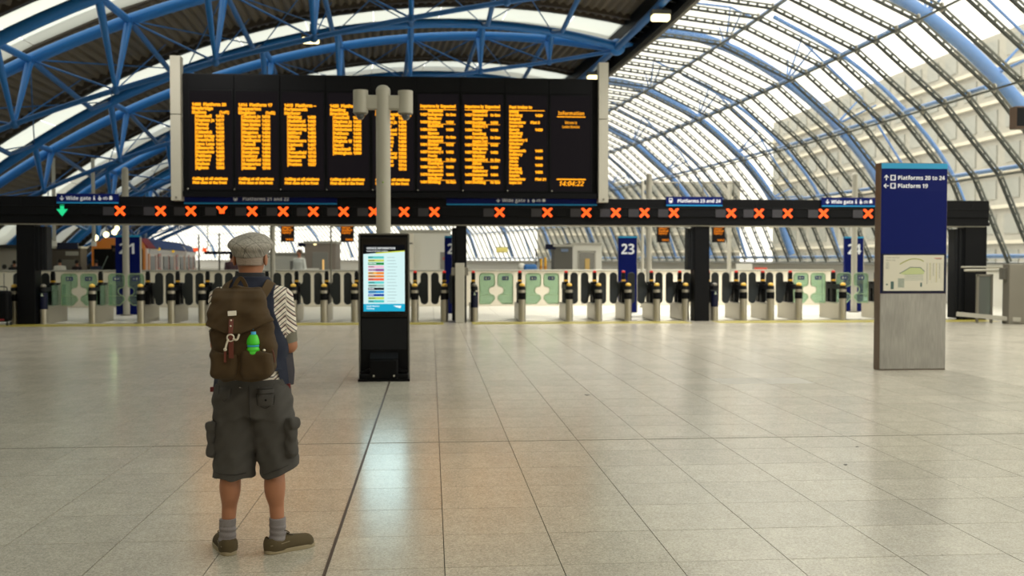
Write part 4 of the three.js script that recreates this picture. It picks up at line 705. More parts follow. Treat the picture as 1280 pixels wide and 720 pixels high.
function nets(f, lo, hi, cell, uvf) {
  const n = [0, 1, 2].map((i) => Math.ceil((hi[i] - lo[i]) / cell) + 1), [nx, ny, nz] = n, val = new Float32Array(nx * ny * nz), p = [0, 0, 0];
  for (let k = 0, i = 0; k < nz; k++) for (let j = 0; j < ny; j++) for (let a = 0; a < nx; a++, i++) { p[0] = lo[0] + a * cell; p[1] = lo[1] + j * cell; p[2] = lo[2] + k * cell; val[i] = f(p); }
  const id = new Int32Array(nx * ny * nz).fill(-1), pos = [], idx = [], st = [1, nx, nx * ny], co = [];
  for (let c = 0; c < 8; c++) co.push((c & 1) + ((c >> 1) & 1) * nx + ((c >> 2) & 1) * nx * ny);
  const edges = []; for (let a = 0; a < 8; a++) for (const b of [1, 2, 4]) if (!(a & b)) edges.push([a, a | b]);
  for (let k = 0; k < nz - 1; k++) for (let j = 0; j < ny - 1; j++) for (let a = 0; a < nx - 1; a++) {
    const o = a + j * nx + k * nx * ny; let neg = 0; for (let c = 0; c < 8; c++) if (val[o + co[c]] < 0) neg++;
    if (!neg || neg === 8) continue;
    let x = 0, y = 0, z = 0, m = 0;
    for (const [u, v] of edges) { const A = val[o + co[u]], B = val[o + co[v]]; if ((A < 0) === (B < 0)) continue; const t = A / (A - B); x += (u & 1) + ((v & 1) - (u & 1)) * t; y += ((u >> 1) & 1) + (((v >> 1) & 1) - ((u >> 1) & 1)) * t; z += (u >> 2) + ((v >> 2) - (u >> 2)) * t; m++; }
    id[o] = pos.length / 3; pos.push(lo[0] + (a + x / m) * cell, lo[1] + (j + y / m) * cell, lo[2] + (k + z / m) * cell);
  }
  for (let k = 1; k < nz - 1; k++) for (let j = 1; j < ny - 1; j++) for (let a = 1; a < nx - 1; a++) {
    const o = a + j * nx + k * nx * ny;
    for (let ax = 0; ax < 3; ax++) {
      const s = val[o] < 0, e = val[o + st[ax]] < 0; if (s === e) continue;
      const u = st[(ax + 1) % 3], v = st[(ax + 2) % 3], q = [id[o], id[o - u], id[o - u - v], id[o - v]]; if (q.some((t) => t < 0)) continue;
      if (s) idx.push(q[0], q[1], q[2], q[0], q[2], q[3]); else idx.push(q[0], q[2], q[1], q[0], q[3], q[2]);
    }
  }
  const N = new Float32Array(pos.length), uv = new Float32Array(pos.length / 3 * 2), e = cell * .5;
  for (let i = 0; i < pos.length; i += 3) {
    const x = pos[i], y = pos[i + 1], z = pos[i + 2]; let gx = f([x + e, y, z]) - f([x - e, y, z]), gy = f([x, y + e, z]) - f([x, y - e, z]), gz = f([x, y, z + e]) - f([x, y, z - e]); const L = Math.hypot(gx, gy, gz) || 1;
    N[i] = gx / L; N[i + 1] = gy / L; N[i + 2] = gz / L; const w = uvf ? uvf(x, y, z) : [x + z, y]; uv[i / 3 * 2] = w[0]; uv[i / 3 * 2 + 1] = w[1];
  }
  const g = new THREE.BufferGeometry(); g.setAttribute('position', new THREE.Float32BufferAttribute(pos, 3)); g.setAttribute('normal', new THREE.BufferAttribute(N, 3)); g.setAttribute('uv', new THREE.BufferAttribute(uv, 2)); g.setIndex(idx);
  return g;
}
function ribbon(pts, out, w, t) {                 // flat strap along a curve; out(u) = outward direction
  const c = new THREE.CatmullRomCurve3(pts), n = pts.length * 6, rows = [];
  for (let i = 0; i <= n; i++) {
    const u = i / n, p = c.getPoint(u), tan = c.getTangent(u), o = out(u, p).normalize(), s = V(0, 0, 0).crossVectors(tan, o).normalize(), o2 = V(0, 0, 0).crossVectors(s, tan).normalize(), r = [];
    for (const [a, b] of [[-1, 0], [-.85, 1], [.85, 1], [1, 0], [.85, -1], [-.85, -1], [-1, 0]]) r.push(p.clone().addScaledVector(s, a * w / 2).addScaledVector(o2, b * t / 2)); rows.push(r);
  }
  const g = quadSheet(rows); return toCreasedNormals(mergeVertices((() => { g.deleteAttribute('normal'); g.deleteAttribute('uv'); return g; })()), 0.9);
}
const cloth = (color, rough = .9, bump = .0012, rep = 60, more = {}) => { const t = weaveBump.clone(); t.repeat.set(rep, rep); t.needsUpdate = true; return std(color, rough, 0, { bumpMap: t, bumpScale: bump, ...more }); };
// ---------------------------------------------------------------- the man in the cap
const MX = -0.955, MZ = -5.42;
{
  const o = thing('person', 'man from behind in flat cap, striped shirt, navy gilet and cargo shorts', 'person', [MX, 0, MZ]);
  const HX = -0.013, torso = [[.76, .15, .11], [.9, .168, .118], [1.0, .158, .112], [1.1, .163, .115], [1.2, .172, .118], [1.3, .178, .115], [1.37, .165, .102], [1.42, .125, .082], [1.46, .072, .06], [1.49, .055, .055]];
  const sh = { r: [.152, 1.365, 0], l: [-.165, 1.362, 0] }, el = { r: [.187, 1.11, -.035], l: [-.19, 1.115, -.06] }, wr = { r: [-.03, 1.16, -.205], l: [.09, 1.125, -.185] };
  const arms = (p) => Math.min(D.min(D.cap(p, sh.r, el.r, .05, .041), D.cap(p, el.r, wr.r, .041, .027), .02), D.min(D.cap(p, sh.l, el.l, .05, .041), D.cap(p, el.l, wr.l, .041, .027), .02));
  const kn = { l: [-.118, .46, -.01], r: [.108, .46, -.01] }, an = { l: [-.139, .1, .0], r: [.127, .1, .0] };
  const legs = (p) => { let d = 9; for (const s of ['l', 'r']) { const hip = [s === 'l' ? -.088 : .085, .86, 0]; let q = D.min(D.cap(p, hip, kn[s], .083, .054), D.cap(p, kn[s], an[s], .05, .033), .03); const c = [kn[s][0] * .8 + an[s][0] * .2, .355, .016]; q = D.min(q, D.ell(p, c, [.053, .1, .052]), .03); q = D.min(q, D.cap(p, [an[s][0], .06, .005], [an[s][0] + (s === 'l' ? -.043 : .09), .035, s === 'l' ? -.1 : -.06], .03, .022), .015); d = Math.min(d, q); } return d; };
  const body = (p) => D.min(D.min(D.stack(p, torso), arms(p), .03), legs(p), .03);
  const head = (p) => {
    let d = D.min(D.ell(p, [HX, 1.592, -.035], [.073, .1, .09]), D.ell(p, [HX, 1.545, -.06], [.058, .072, .068]), .03);
    d = D.min(d, D.cap(p, [HX, 1.4, 0], [HX, 1.53, -.025], .062, .056), .025);
    d = D.min(d, D.cap(p, [HX, 1.575, -.128], [HX, 1.548, -.143], .011, .015), .012);               // nose
    for (const s of [-1, 1]) { d = D.min(d, D.ell(p, [HX + s * .082, 1.572, -.015], [.011, .034, .02]), .008); d = D.max(d, -D.ell(p, [HX + s * .03, 1.585, -.128], [.014, .009, .014]), .008); }
    d = D.max(d, -D.ell(p, [HX, 1.518, -.128], [.024, .004, .012]), .006);
    return d;
  };
  const hand = (w, dir, up, thumbSide) => {        // palm and five curled fingers from the wrist
    const v = (a, b, c) => V(...w).addScaledVector(dir, a).addScaledVector(up, b).addScaledVector(side, c).toArray(), side = V(0, 0, 0).crossVectors(dir, up).normalize();
    const ch = []; for (let i = 0; i < 4; i++) { const y = .03 - i * .02, L = [.036, .041, .038, .029][i]; ch.push([v(.085, y, 0), v(.085 + L, y, .012), .0095, .009], [v(.085 + L, y, .012), v(.09 + L * 1.35, y, .038), .009, .0085], [v(.09 + L * 1.35, y, .038), v(.085 + L * 1.2, y, .06), .0085, .0075]); }
    ch.push([v(.03, .03, .01), v(.06, .058, .022), .012, .0105], [v(.06, .058, .022), v(.092, .062, .036), .0105, .009]);
    return (p) => { let d = D.cap(p, v(-.02, 0, 0), v(.03, 0, 0), .027, .026); d = D.min(d, D.cap(p, v(.03, .018, 0), v(.085, .022, .002), .017, .015), .02); d = D.min(d, D.cap(p, v(.03, -.016, 0), v(.082, -.02, .002), .016, .014), .02); for (const c of ch) d = D.min(d, D.cap(p, ...c), .005); return d; };
  };
  const hl = hand([.09, 1.125, -.185], V(.75, -.02, .45).normalize(), V(0, 1, .1).normalize(), 1), hr = hand([-.03, 1.16, -.205], V(-.92, .1, .12).normalize(), V(.1, 1, 0).normalize(), -1);
  const skin = phys({ color: 0x9c6a4e, roughness: .55, sheen: .15, bumpMap: fineBump, bumpScale: .0004 });
  const gBody = [nets(body, [-.3, .0, -.28], [.3, 1.5, .2], .0085), nets(head, [-.12, 1.4, -.17], [.1, 1.72, .09], .0045), nets(hl, [.03, 1.03, -.3], [.27, 1.24, -.03], .0042), nets(hr, [-.24, 1.06, -.29], [.03, 1.27, -.1], .0042)];
  mesh('body', gBody.map((g) => g), skin, o);
  for (const s of [-1, 1]) mesh('eye', new THREE.SphereGeometry(.011, 12, 8).translate(HX + s * .03, 1.585, -.113), std(0xe8e4dc, .2), o);
  // hair
  const hair = (p) => Math.max(D.min(D.ell(p, [HX, 1.594, -.03], [.0775, .1, .0935]), D.ell(p, [HX, 1.55, .005], [.062, .05, .055]), .02), p[1] - 1.64, 1.54 + Math.max(0, -(p[2] + .0)) * .4 - p[1], -.055 - p[2] - Math.max(0, p[1] - 1.57) * .6);
  mesh('hair', nets(hair, [-.11, 1.49, -.14], [.09, 1.66, .09], .0045), std(0x8f8278, .9, 0, { bumpMap: fineBump, bumpScale: .003 }), o);
  // flat cap
  const capTex = (() => { const N = 512, a = noiseGrid(N, 31), b = tileNoise(N, 6, 33), c = tileNoise(N, 60, 35); return dataTex(N, (i, x, y) => { let v = 142 + (a[i] - .5) * 46 + (b[i] - .5) * 38 + (c[i] - .5) * 16; const u = (x + y) % 128, w = (x - y + 1024) % 128; if (u < 4 || w < 4) v -= 58; return [clamp8(v), clamp8(v * .975), clamp8(v * .93)]; }, true); })();
  const capF = (p) => {
    const x = p[0] - HX, tilt = (p[2] + .04) * .14, y = p[1] + tilt;
    let d = D.ell([x, y, p[2]], [0, 1.654, -.035], [.119, .054, .138]);
    d = D.min(d, D.ell([x, y, p[2]], [0, 1.612, -.03], [.088, .05, .104]), .03);
    d = D.min(d, D.ell([x, y, p[2]], [.02, 1.68, -.02], [.07, .034, .07]), .03);
    d += .0022 * Math.sin(x * 60 + p[2] * 40) * Math.sin(p[1] * 70);
    d = Math.max(d, 1.594 - y); d = D.max(d, -D.ell([x, y, p[2]], [0, 1.59, -.033], [.077, .035, .094]), .004);
    const brim = Math.max(D.ell([x, p[1], p[2]], [0, 1.59, -.145], [.085, .016, .065]), p[2] + .1); return D.min(d, brim, .012);
  };
  mesh('cap', nets(capF, [-.16, 1.55, -.23], [.13, 1.73, .13], .005, (x, y, z) => [(x * 2.2 + z * .5) / .5 * .55, (y * 2.2 - z * 1.6) / .5 * .55]), std(0xffffff, .95, 0, { map: capTex, bumpMap: weaveBump, bumpScale: .001 }), o);
  // striped shirt with short sleeves
  const stripe = (() => dataTex(128, (i, x, y) => { const t = y % 64, n = (rnd() - .5) * 14; const c = t < 26 ? [214, 208, 196] : t < 34 ? [48, 46, 58] : t < 40 ? [150, 120, 112] : t < 56 ? [206, 200, 190] : [60, 57, 66]; return c.map((v) => clamp8(v + n)); }, true))();
  const lerp3 = (a, b, t) => a.map((v, i) => v + (b[i] - v) * t);
  const shirtF = (p) => {
    const wr_ = .0025 * Math.sin(p[1] * 130 + p[0] * 60) * Math.sin(p[2] * 80 + 1);
    let d = Math.max(D.stack(p, torso) - .008, .9 - p[1], p[1] - 1.44);
    for (const s of ['r', 'l']) { const e = lerp3(sh[s], el[s], .72), c = D.cap(p, sh[s], e, .064, .056), ax = [e[0] - sh[s][0], e[1] - sh[s][1], e[2] - sh[s][2]], L = Math.hypot(...ax), t = ((p[0] - sh[s][0]) * ax[0] + (p[1] - sh[s][1]) * ax[1] + (p[2] - sh[s][2]) * ax[2]) / L; d = D.min(d, Math.max(c, t - L), .03); }
    return d + wr_;
  };
  mesh('shirt', nets(shirtF, [-.28, .87, -.2], [.28, 1.47, .18], .0075, (x, y, z) => { const ax = Math.abs(x); return [z * 4, ax > .12 ? (y * .95 - (ax - .175) * .9 * Math.sign(.185 - ax)) * 11 : y * 11]; }), std(0xffffff, .9, 0, { map: stripe, bumpMap: weaveBump, bumpScale: .0008 }), o);
  for (const s of ['r', 'l']) { const a = lerp3(sh[s], el[s], .66), b = lerp3(sh[s], el[s], .93); mesh('rolled_cuff', bar(V(...a), V(...b), .056, .049, 22), cloth(0x77756a), o); }
  // navy gilet
  const giletF = (p) => {
    let d = D.min(D.stack(p, torso), D.cap(p, [HX, 1.4, .002], [HX, 1.5, -.012], .085, .062), .04) - .018 - .003 * Math.sin(p[1] * 38 + p[0] * 20);
    const arm = .134 + Math.max(0, 1.3 - p[1]) * .35; d = D.max(d, Math.abs(p[0] + .005) - arm, .012); d = Math.max(d, .98 - p[1], p[1] - 1.482);
    const open = Math.max(Math.abs(p[0]) - .03 - (1.45 - p[1]) * .12, p[2] + .05); return Math.max(d, -open, -(D.stack(p, torso) - .006));
  };
  const navyCloth = cloth(0x121b33, .8, .0012, 50);
  const gilet = mesh('gilet', nets(giletF, [-.24, .95, -.18], [.24, 1.49, .18], .0075), navyCloth, o);
  const ring = []; for (let i = 0; i <= 28; i++) { const a = -2.6 + 5.2 * i / 28, r = []; for (const [k, y] of [[.079, -.022], [.077, -.004], [.071, .022], [.066, .023], [.067, -.022]]) r.push(V(HX + Math.sin(a) * k * 1.06, 1.48 + y - (Math.cos(a) < 0 ? Math.cos(a) * -.03 : 0), Math.cos(a) * k * 1.02 - .012)); ring.push(r); }
  mesh('collar', toCreasedNormals(quadSheet(ring), 1.0), cloth(0x2a2c33, .9), gilet);
  const lining = cloth(0x2a2730, .85), tab = cloth(0x6e2a2e, .8);
  // open gilet fronts hanging below the bag
  const flap = (rows, name, mat) => mesh(name, toCreasedNormals(mergeGeometries([quadSheet(rows), quadSheet(rows.map((r) => r.map((q) => q.clone().add(V(.004, 0, -.012)))).reverse())]), 1.2), mat, gilet);
  flap([[V(.165, 1.2, -.02), V(.17, 1.12, .0), V(.178, 1.05, .02), V(.186, .97, .02), V(.182, .9, .015)], [V(.185, 1.2, -.05), V(.2, 1.12, -.04), V(.203, 1.05, -.03), V(.212, .97, -.03), V(.206, .895, -.03)], [V(.15, 1.2, -.1), V(.16, 1.1, -.1), V(.165, 1.05, -.1), V(.17, .97, -.1), V(.165, .9, -.1)]], 'hanging_front', lining);
  flap([[V(.135, 1.1, .085), V(.14, 1.02, .085), V(.15, .95, .075), V(.16, .915, .06)], [V(.165, 1.12, .04), V(.175, 1.05, .04), V(.185, .96, .035), V(.19, .905, .03)]], 'hanging_front', navyCloth);
  flap([[V(-.195, 1.06, -.02), V(-.2, .98, -.01), V(-.208, .92, -.01), V(-.212, .885, -.01)], [V(-.17, 1.06, .03), V(-.172, .98, .04), V(-.178, .92, .04), V(-.18, .885, .04)], [V(-.14, 1.06, .06), V(-.145, .98, .07), V(-.15, .92, .075), V(-.165, .875, .06)]], 'hanging_front', navyCloth);
  mesh('red_tab', rbox(.028, .026, .01, .003, .188, .895, .024), tab, gilet); mesh('red_tab', rbox(.02, .026, .012, .003, -.215, .878, 0), tab, gilet);
  // cargo shorts
  const hipRows = [[.74, .178, .125], [.84, .19, .13], [.905, .182, .125], [.935, .174, .12]];
  const shortsF = (p) => {
    const w = .0045 * Math.sin(p[0] * 58 + p[1] * 12) * Math.cos(p[1] * 14 + p[2] * 20) + .003 * Math.sin(p[1] * 75 - p[0] * 60) - .004 * Math.exp(-(((p[0] - .004) / .006) ** 2)) * (p[1] > .66 ? 1 : 0);
    const L = D.cap(p, [-.088, .82, 0], [-.104, .38, .0], .118, .109), Rr = D.cap(p, [.085, .82, 0], [.15, .38, 0], .118, .108);
    let d = D.min(D.min(L, Rr, .018), D.stack(p, hipRows), .04);
    d = D.max(d, -D.cap(p, [.003, .62, .17], [.012, .72, .15], .03, .012), .03);
    d = Math.max(d, p[1] - .932, p[0] < .014 ? .402 + .12 * Math.abs(p[0] + .09) - p[1] : .394 + Math.max(0, p[0] - .06) * .38 - p[1]);
    const inner = Math.min(D.cap(p, [-.09, .6, 0], [-.104, .36, 0], .07, .09), D.cap(p, [.118, .6, 0], [.153, .36, 0], .07, .088)); d = Math.max(d, -inner);
    return d + w;
  };
  const shortM = cloth(0x464442, .9, .0015, 45), shorts = mesh('shorts', nets(shortsF, [-.27, .36, -.17], [.29, .96, .19], .0075), shortM, o);
  const surf = (f, x, y, z0 = .3) => { let z = z0; for (let i = 0; i < 80; i++) { const d = f([x, y, z]); if (d < .0006) break; z -= Math.max(.0005, d * .6); } return z; };
  const patch = (x0, x1, y0, y1, t, cut = 0) => { const rows = [], n = 8; for (let i = 0; i <= n; i++) { const r = [], x = x0 + (x1 - x0) * i / n; for (let j = 0; j <= n; j++) { let y = y0 + (y1 - y0) * j / n; if (cut && j === 0) y += cut * Math.abs(i / n - .5) * 2; r.push(V(x, y, surf(shortsF, x, y) + t * (i % n && j % n ? 1 : -.5))); } rows.push(r); } return toCreasedNormals(quadSheet(rows), 1.2); };
  mesh('back_pocket', patch(-.162, -.09, .83, .9, .009, .03), shortM, shorts); mesh('back_pocket', patch(.04, .132, .868, .89, .01), shortM, shorts); mesh('back_pocket', patch(.042, .13, .795, .866, .006, .02), shortM, shorts);
  const seamM = cloth(0x2e2c2b, .9), seam = (pts) => { const q = []; for (let i = 0; i + 1 < pts.length; i++) for (let k = 0; k < 6; k++) { const t = k / 6, x = pts[i][0] + (pts[i + 1][0] - pts[i][0]) * t, y = pts[i][1] + (pts[i + 1][1] - pts[i][1]) * t; q.push(V(x, y, surf(shortsF, x, y) + .0015)); } return sweep(q, .0022, 5, q.length * 2); };
  for (const l of [[[-.165, .905], [-.162, .872], [-.132, .828], [-.098, .85], [-.09, .905]], [[-.163, .885], [-.092, .885]], [[.038, .868], [.136, .868]], [[.038, .892], [.136, .892]], [[.04, .868], [.044, .81], [.086, .79], [.128, .812], [.134, .868]], [[.0, .93], [.004, .8], [.008, .7]]]) mesh('seam', seam(l), seamM, shorts);
  for (const e of [[-.19, -.02], [.06, .2]]) { const l = []; for (let i = 0; i <= 6; i++) { const x = e[0] + (e[1] - e[0]) * i / 6; l.push([x, e[0] < 0 ? .437 + .1 * Math.abs(x + .09) : .43 + Math.max(0, x - .06) * .38]); } mesh('hem_seam', seam(l), seamM, shorts); }
  mesh('pocket_button', new THREE.CylinderGeometry(.006, .006, .004, 10).rotateX(Math.PI / 2).translate(.088, .835, surf(shortsF, .088, .835) + .006), M.dark, shorts);
  mesh('waistband', (() => { const rows = []; for (let i = 0; i <= 40; i++) { const a = i / 40 * Math.PI * 2, r = []; for (const [k, y] of [[1.02, .9], [1.03, .918], [1.02, .936], [.97, .937]]) r.push(V(Math.cos(a) * .182 * k, y, Math.sin(a) * .125 * k)); rows.push(r); } return toCreasedNormals(quadSheet(rows.reverse()), 1); })(), shortM, shorts);
  const pocketF = (c, h, ry) => (p) => { const x = p[0] - c[0], z = p[2] - c[2], q = [x * Math.cos(ry) - z * Math.sin(ry), p[1] - c[1], x * Math.sin(ry) + z * Math.cos(ry)]; let d = D.rbox(q, [0, -.01, 0], [h[0], h[1], h[2]], .026); d = D.min(d, D.rbox(q, [h[0] * .15, h[1] * .72, 0], [h[0] * .95, h[1] * .3, h[2] * 1.06], .012), .006); return d + .006 * Math.sin(q[1] * 60 + q[2] * 50) * Math.sin(q[2] * 45 + q[1] * 20); };
  mesh('cargo_pocket', nets(pocketF([-.198, .62, .015], [.026, .09, .068], -.25), [-.29, .5, -.1], [-.13, .74, .12], .006), shortM, shorts);
  mesh('cargo_pocket', nets(pocketF([.19, .632, .06], [.03, .1, .066], .75), [.1, .5, -.06], [.3, .77, .16], .006), shortM, shorts);
  // socks and shoes
  const sockTex = dataTex(64, (i, x, y) => { const v = 118 + ((x >> 2) % 2 ? 14 : -12) + (rnd() - .5) * 30; return [v, v * .96, v * .98]; }, true);
  const shoeM = cloth(0x51462f, .95, .0015, 40), soleM = std(0x8d8268, .7), laceM = std(0x4a4336, .8);
  for (const [s, th, hx, hz] of [['l', -.4, -.139, .012], ['r', .98, .127, .02]]) {
    const sock = (p) => Math.max(D.min(D.cap(p, [an[s][0], .05, .008], [an[s][0] - (s === 'l' ? -.002 : .002), .3, .006], .042, .047), D.ell(p, [an[s][0], .06, .012], [.042, .05, .046]), .02) + .002 * Math.sin(p[1] * 200 + p[0] * 20) * (p[1] < .15 ? 1 : 0), p[1] - .182 - .02 * (p[2] - .0) * (s === 'r' ? -3 : 1));
    mesh('sock', nets(sock, [an[s][0] - .07, .03, -.07], [an[s][0] + .07, .21, .08], .005, (x, y, z) => [Math.atan2(x - an[s][0], z) * 2.2, y * 5]), std(0xffffff, .95, 0, { map: sockTex }), o);
    const f = part(o, 'shoe', [hx, 0, hz]); f.rotation.y = Math.PI - th;          // local +z is the toe, away from the viewer
    const out = new THREE.Shape(); out.moveTo(0, -.072); out.bezierCurveTo(.036, -.072, .043, -.04, .041, 0); out.bezierCurveTo(.04, .06, .054, .11, .047, .155); out.bezierCurveTo(.042, .2, .02, .213, 0, .213); out.bezierCurveTo(-.028, .213, -.045, .19, -.048, .145); out.bezierCurveTo(-.05, .1, -.038, .05, -.041, 0); out.bezierCurveTo(-.043, -.04, -.036, -.072, 0, -.072);
    const sole = new THREE.ExtrudeGeometry(out, { depth: .014, bevelEnabled: true, bevelSize: .003, bevelThickness: .004, bevelSegments: 2, curveSegments: 12 }); sole.rotateX(Math.PI / 2); sole.translate(0, .018, 0); mesh('sole', sole, soleM, f);
    const upF = (p) => {
      let d = D.ell(p, [0, .03, -.02], [.043, .058, .056]); d = D.min(d, D.cap(p, [0, .036, -.01], [-.002, .026, .163], .043, .044), .03); d = D.min(d, D.cap(p, [0, .06, -.03], [0, .082, -.028], .044, .04), .02); d = D.min(d, D.cap(p, [0, .055, .04], [0, .024, .16], .035, .042), .02);
      d = Math.max(d, .014 - p[1]); d = Math.max(d, p[1] - (.088 - .02 * Math.sin(Math.max(0, Math.min(1, (p[2] + .05) / .09)) * Math.PI) + (p[2] > .03 ? .02 : 0))); d = Math.max(d, -D.cap(p, [0, .06, -.03], [0, .16, -.026], .034, .038)); return d;
    };
    mesh('upper', nets(upF, [-.07, .0, -.09], [.07, .13, .22], .0052), shoeM, f);
    mesh('laces', [0, 1, 2, 3].map((i) => sweep([V(-.028, .07 - i * .008, .05 + i * .02), V(0, .094 - i * .011, .055 + i * .02), V(.028, .07 - i * .008, .05 + i * .02)], .0028, 6)).concat([-1, 1].map((e) => sweep([V(0, .092, .045), V(e * .03, .118, .03), V(e * .042, .105, .05), V(e * .012, .094, .052), V(e * .035, .085, .075)], .0025, 6))), laceM, f);
    mesh('stitching', [sweep([V(.043, .05, -.06), V(.046, .052, 0), V(.043, .058, .05)], .0016, 5), sweep([V(-.043, .05, -.06), V(-.046, .052, 0), V(-.043, .058, .05)], .0016, 5)], soleM, f);
  }
}
// ---------------------------------------------------------------- backpack on his back and the bottle in its pocket
{
  const o = thing('backpack', 'olive brown canvas rucksack with leather strap worn by the man', 'backpack', [MX, 0, MZ]);
  const canvasM = cloth(0x412f12, .88, .0016, 40), leather = std(0x5a2418, .5, 0, { bumpMap: fineBump, bumpScale: .0005 }), metal = std(0xd8d2c4, .3, .8), cord = cloth(0xcfc6b4, .8);
  const rows = [[.955, .11, .075, -.002, .235], [.985, .148, .092, -.003, .236], [1.08, .163, .1, -.002, .238], [1.2, .157, .1, -.006, .237], [1.3, .144, .092, -.016, .23], [1.37, .128, .075, -.027, .215], [1.41, .11, .05, -.03, .2], [1.425, .095, .03, -.03, .195]];
  const wav = (p) => .005 * Math.sin(p[0] * 42 + p[1] * 26) * Math.sin(p[1] * 31 - p[0] * 12) + .0008 * Math.sin(p[0] * 90 - p[1] * 120);
  const packF = (p) => D.stack(p, rows, 3) + wav(p);
  mesh('main_bag', nets(packF, [-.2, .93, .1], [.2, 1.45, .37], .0075), canvasM, o);
  const lidF = (p) => { const edge = 1.195 + .5 * Math.max(0, Math.abs(p[0] + .035) - .02) ** 1.15; let d = D.stack(p, rows, 3) - .003 - .008 * Math.max(0, Math.min(1, (p[2] - .22) / .08)) - .011 * Math.max(0, Math.min(1, (p[2] - .24) / .07)) * Math.exp(-(((p[1] - edge) / .03) ** 2)) + wav(p) * 1.3 - .006 * Math.exp(-(((p[0] + .04) / .02) ** 2)); d = Math.max(d, edge - p[1]); return Math.max(d, .19 - p[2] - Math.max(0, p[1] - 1.36) * .9); };
  const lid = mesh('lid', nets(lidF, [-.2, 1.15, .1], [.2, 1.47, .38], .0075), canvasM, o);
  for (const [x, w] of [[-.085, .068], [.075, .08]]) mesh('front_pocket', nets((p) => { let d = D.rbox(p, [x, 1.045, .315], [w, .075, .045], .035); d = Math.max(d, p[1] - 1.108 - .01 * Math.sin(p[0] * 30)); return d + .003 * Math.sin(p[0] * 70) * Math.sin(p[1] * 50 + x * 9); }, [x - .11, .94, .25], [x + .11, 1.15, .39], .0065), canvasM, o);
  const zs = (x, y) => { let z = .45; for (let i = 0; i < 120; i++) { const d = Math.min(packF([x, y, z]), lidF([x, y, z])); if (d < .001) break; z -= Math.max(.0008, d * .5); } return z; };
  const sx = -.043;
  mesh('leather_strap', ribbon([1.275, 1.25, 1.22, 1.195, 1.18].map((y) => V(sx, y, zs(sx, Math.max(y, 1.2)) + .006)), () => V(0, 0, 1), .024, .006), leather, o);
  mesh('leather_strap', ribbon([1.188, 1.16, 1.12, 1.08].map((y) => V(sx + .002, y, .372 - (1.19 - y) * .04)), () => V(0, 0, 1), .026, .007), leather, o);
  mesh('zip_pull', ribbon([1.115, 1.09, 1.06].map((y) => V(-.07, y, .372)), () => V(0, 0, 1), .013, .005), leather, o);
  for (const y of [1.268, 1.24]) mesh('rivet', new THREE.SphereGeometry(.005, 8, 6).translate(sx, y, zs(sx, y) + .01), metal, o);
  mesh('buckle', new THREE.TorusGeometry(.017, .004, 8, 18).translate(sx, 1.182, .372), metal, o);
  mesh('draw_cord', [sweep([V(sx - .01, 1.178, .375), V(-.062, 1.15, .378), V(-.068, 1.125, .38)], .005, 8), sweep([V(sx + .012, 1.178, .375), V(-.012, 1.172, .378), V(.0, 1.2, .37)], .005, 8), new THREE.SphereGeometry(.009, 8, 6).translate(-.068, 1.125, .38)], cord, o);
  const lb = mesh('white_label', rbox(.042, .024, .003, .001, 0, 0, 0), std(0xd9d6cc, .6), o); lb.position.set(-.04, 1.303, zs(-.04, 1.303) + .004); lb.rotation.set(-.12, 0, .06);
  mesh('grab_handle', ribbon([V(-.062, 1.4, .185), V(-.056, 1.44, .175), V(-.03, 1.475, .165), V(-.004, 1.44, .172), V(.004, 1.4, .18)], () => V(0, .1, 1), .022, .008), canvasM, o);
  for (const e of [-1, 1]) {
    const k = e < 0 ? .102 : .09;
    mesh('shoulder_strap', ribbon([V(e * k - .01, 1.385, .17), V(e * (k + .012) - .005, 1.425, .11), V(e * (k + .012), 1.452, .03), V(e * (k + .014), 1.42, -.075), V(e * (k + .028), 1.33, -.135), V(e * (k + .045), 1.22, -.13), V(e * .15, 1.12, -.03), V(e * .12, 1.04, .12)], (u, p) => V(e * .25, Math.max(0, p.y - 1.25) * 2, p.z), .05, .012), canvasM, o);
  }
  mesh('side_zip', sweep([V(.148, 1.12, .3), V(.158, 1.09, .3), V(.162, 1.05, .3)], .003, 6), leather, o); mesh('side_button', new THREE.SphereGeometry(.008, 10, 8).translate(.115, 1.115, .335), metal, o); mesh('side_tag', rbox(.01, .03, .004, .001, -.155, 1.34, .27), M.white, o);
  const b = thing('water_bottle', 'green ribbed plastic bottle with blue cap in the rucksack pocket', 'bottle', [MX + .06, 1.02, MZ + .325]);
  const pr = []; for (let i = 0; i <= 60; i++) { const t = i / 60, y = t * .175; let r = .031 + .0016 * Math.sin(t * 58); if (t > .62) r = .031 - .004 * Math.sin((t - .62) / .1 * Math.PI) * (t < .72 ? 1 : 0); if (t > .72) r = .029 * Math.sqrt(Math.max(0, 1 - ((t - .72) / .34) ** 2)) + .004; if (t < .02) r *= .6; pr.push(new THREE.Vector2(r, y)); }
  mesh('bottle_body', new THREE.LatheGeometry([new THREE.Vector2(0, 0), ...pr, new THREE.Vector2(0, .175)], 32), std(0x3ec72a, .3, 0), b);
  mesh('blue_band', new THREE.TorusGeometry(.0275, .0045, 10, 30).rotateX(Math.PI / 2).translate(0, .118, 0), std(0x2a93c9, .35), b);
  mesh('bottle_cap', [cyl(.019, .016, .022, 0, .168, 0, 20), cyl(.009, .008, .016, 0, .19, 0, 14)], std(0x3aa6e0, .35), b);
}
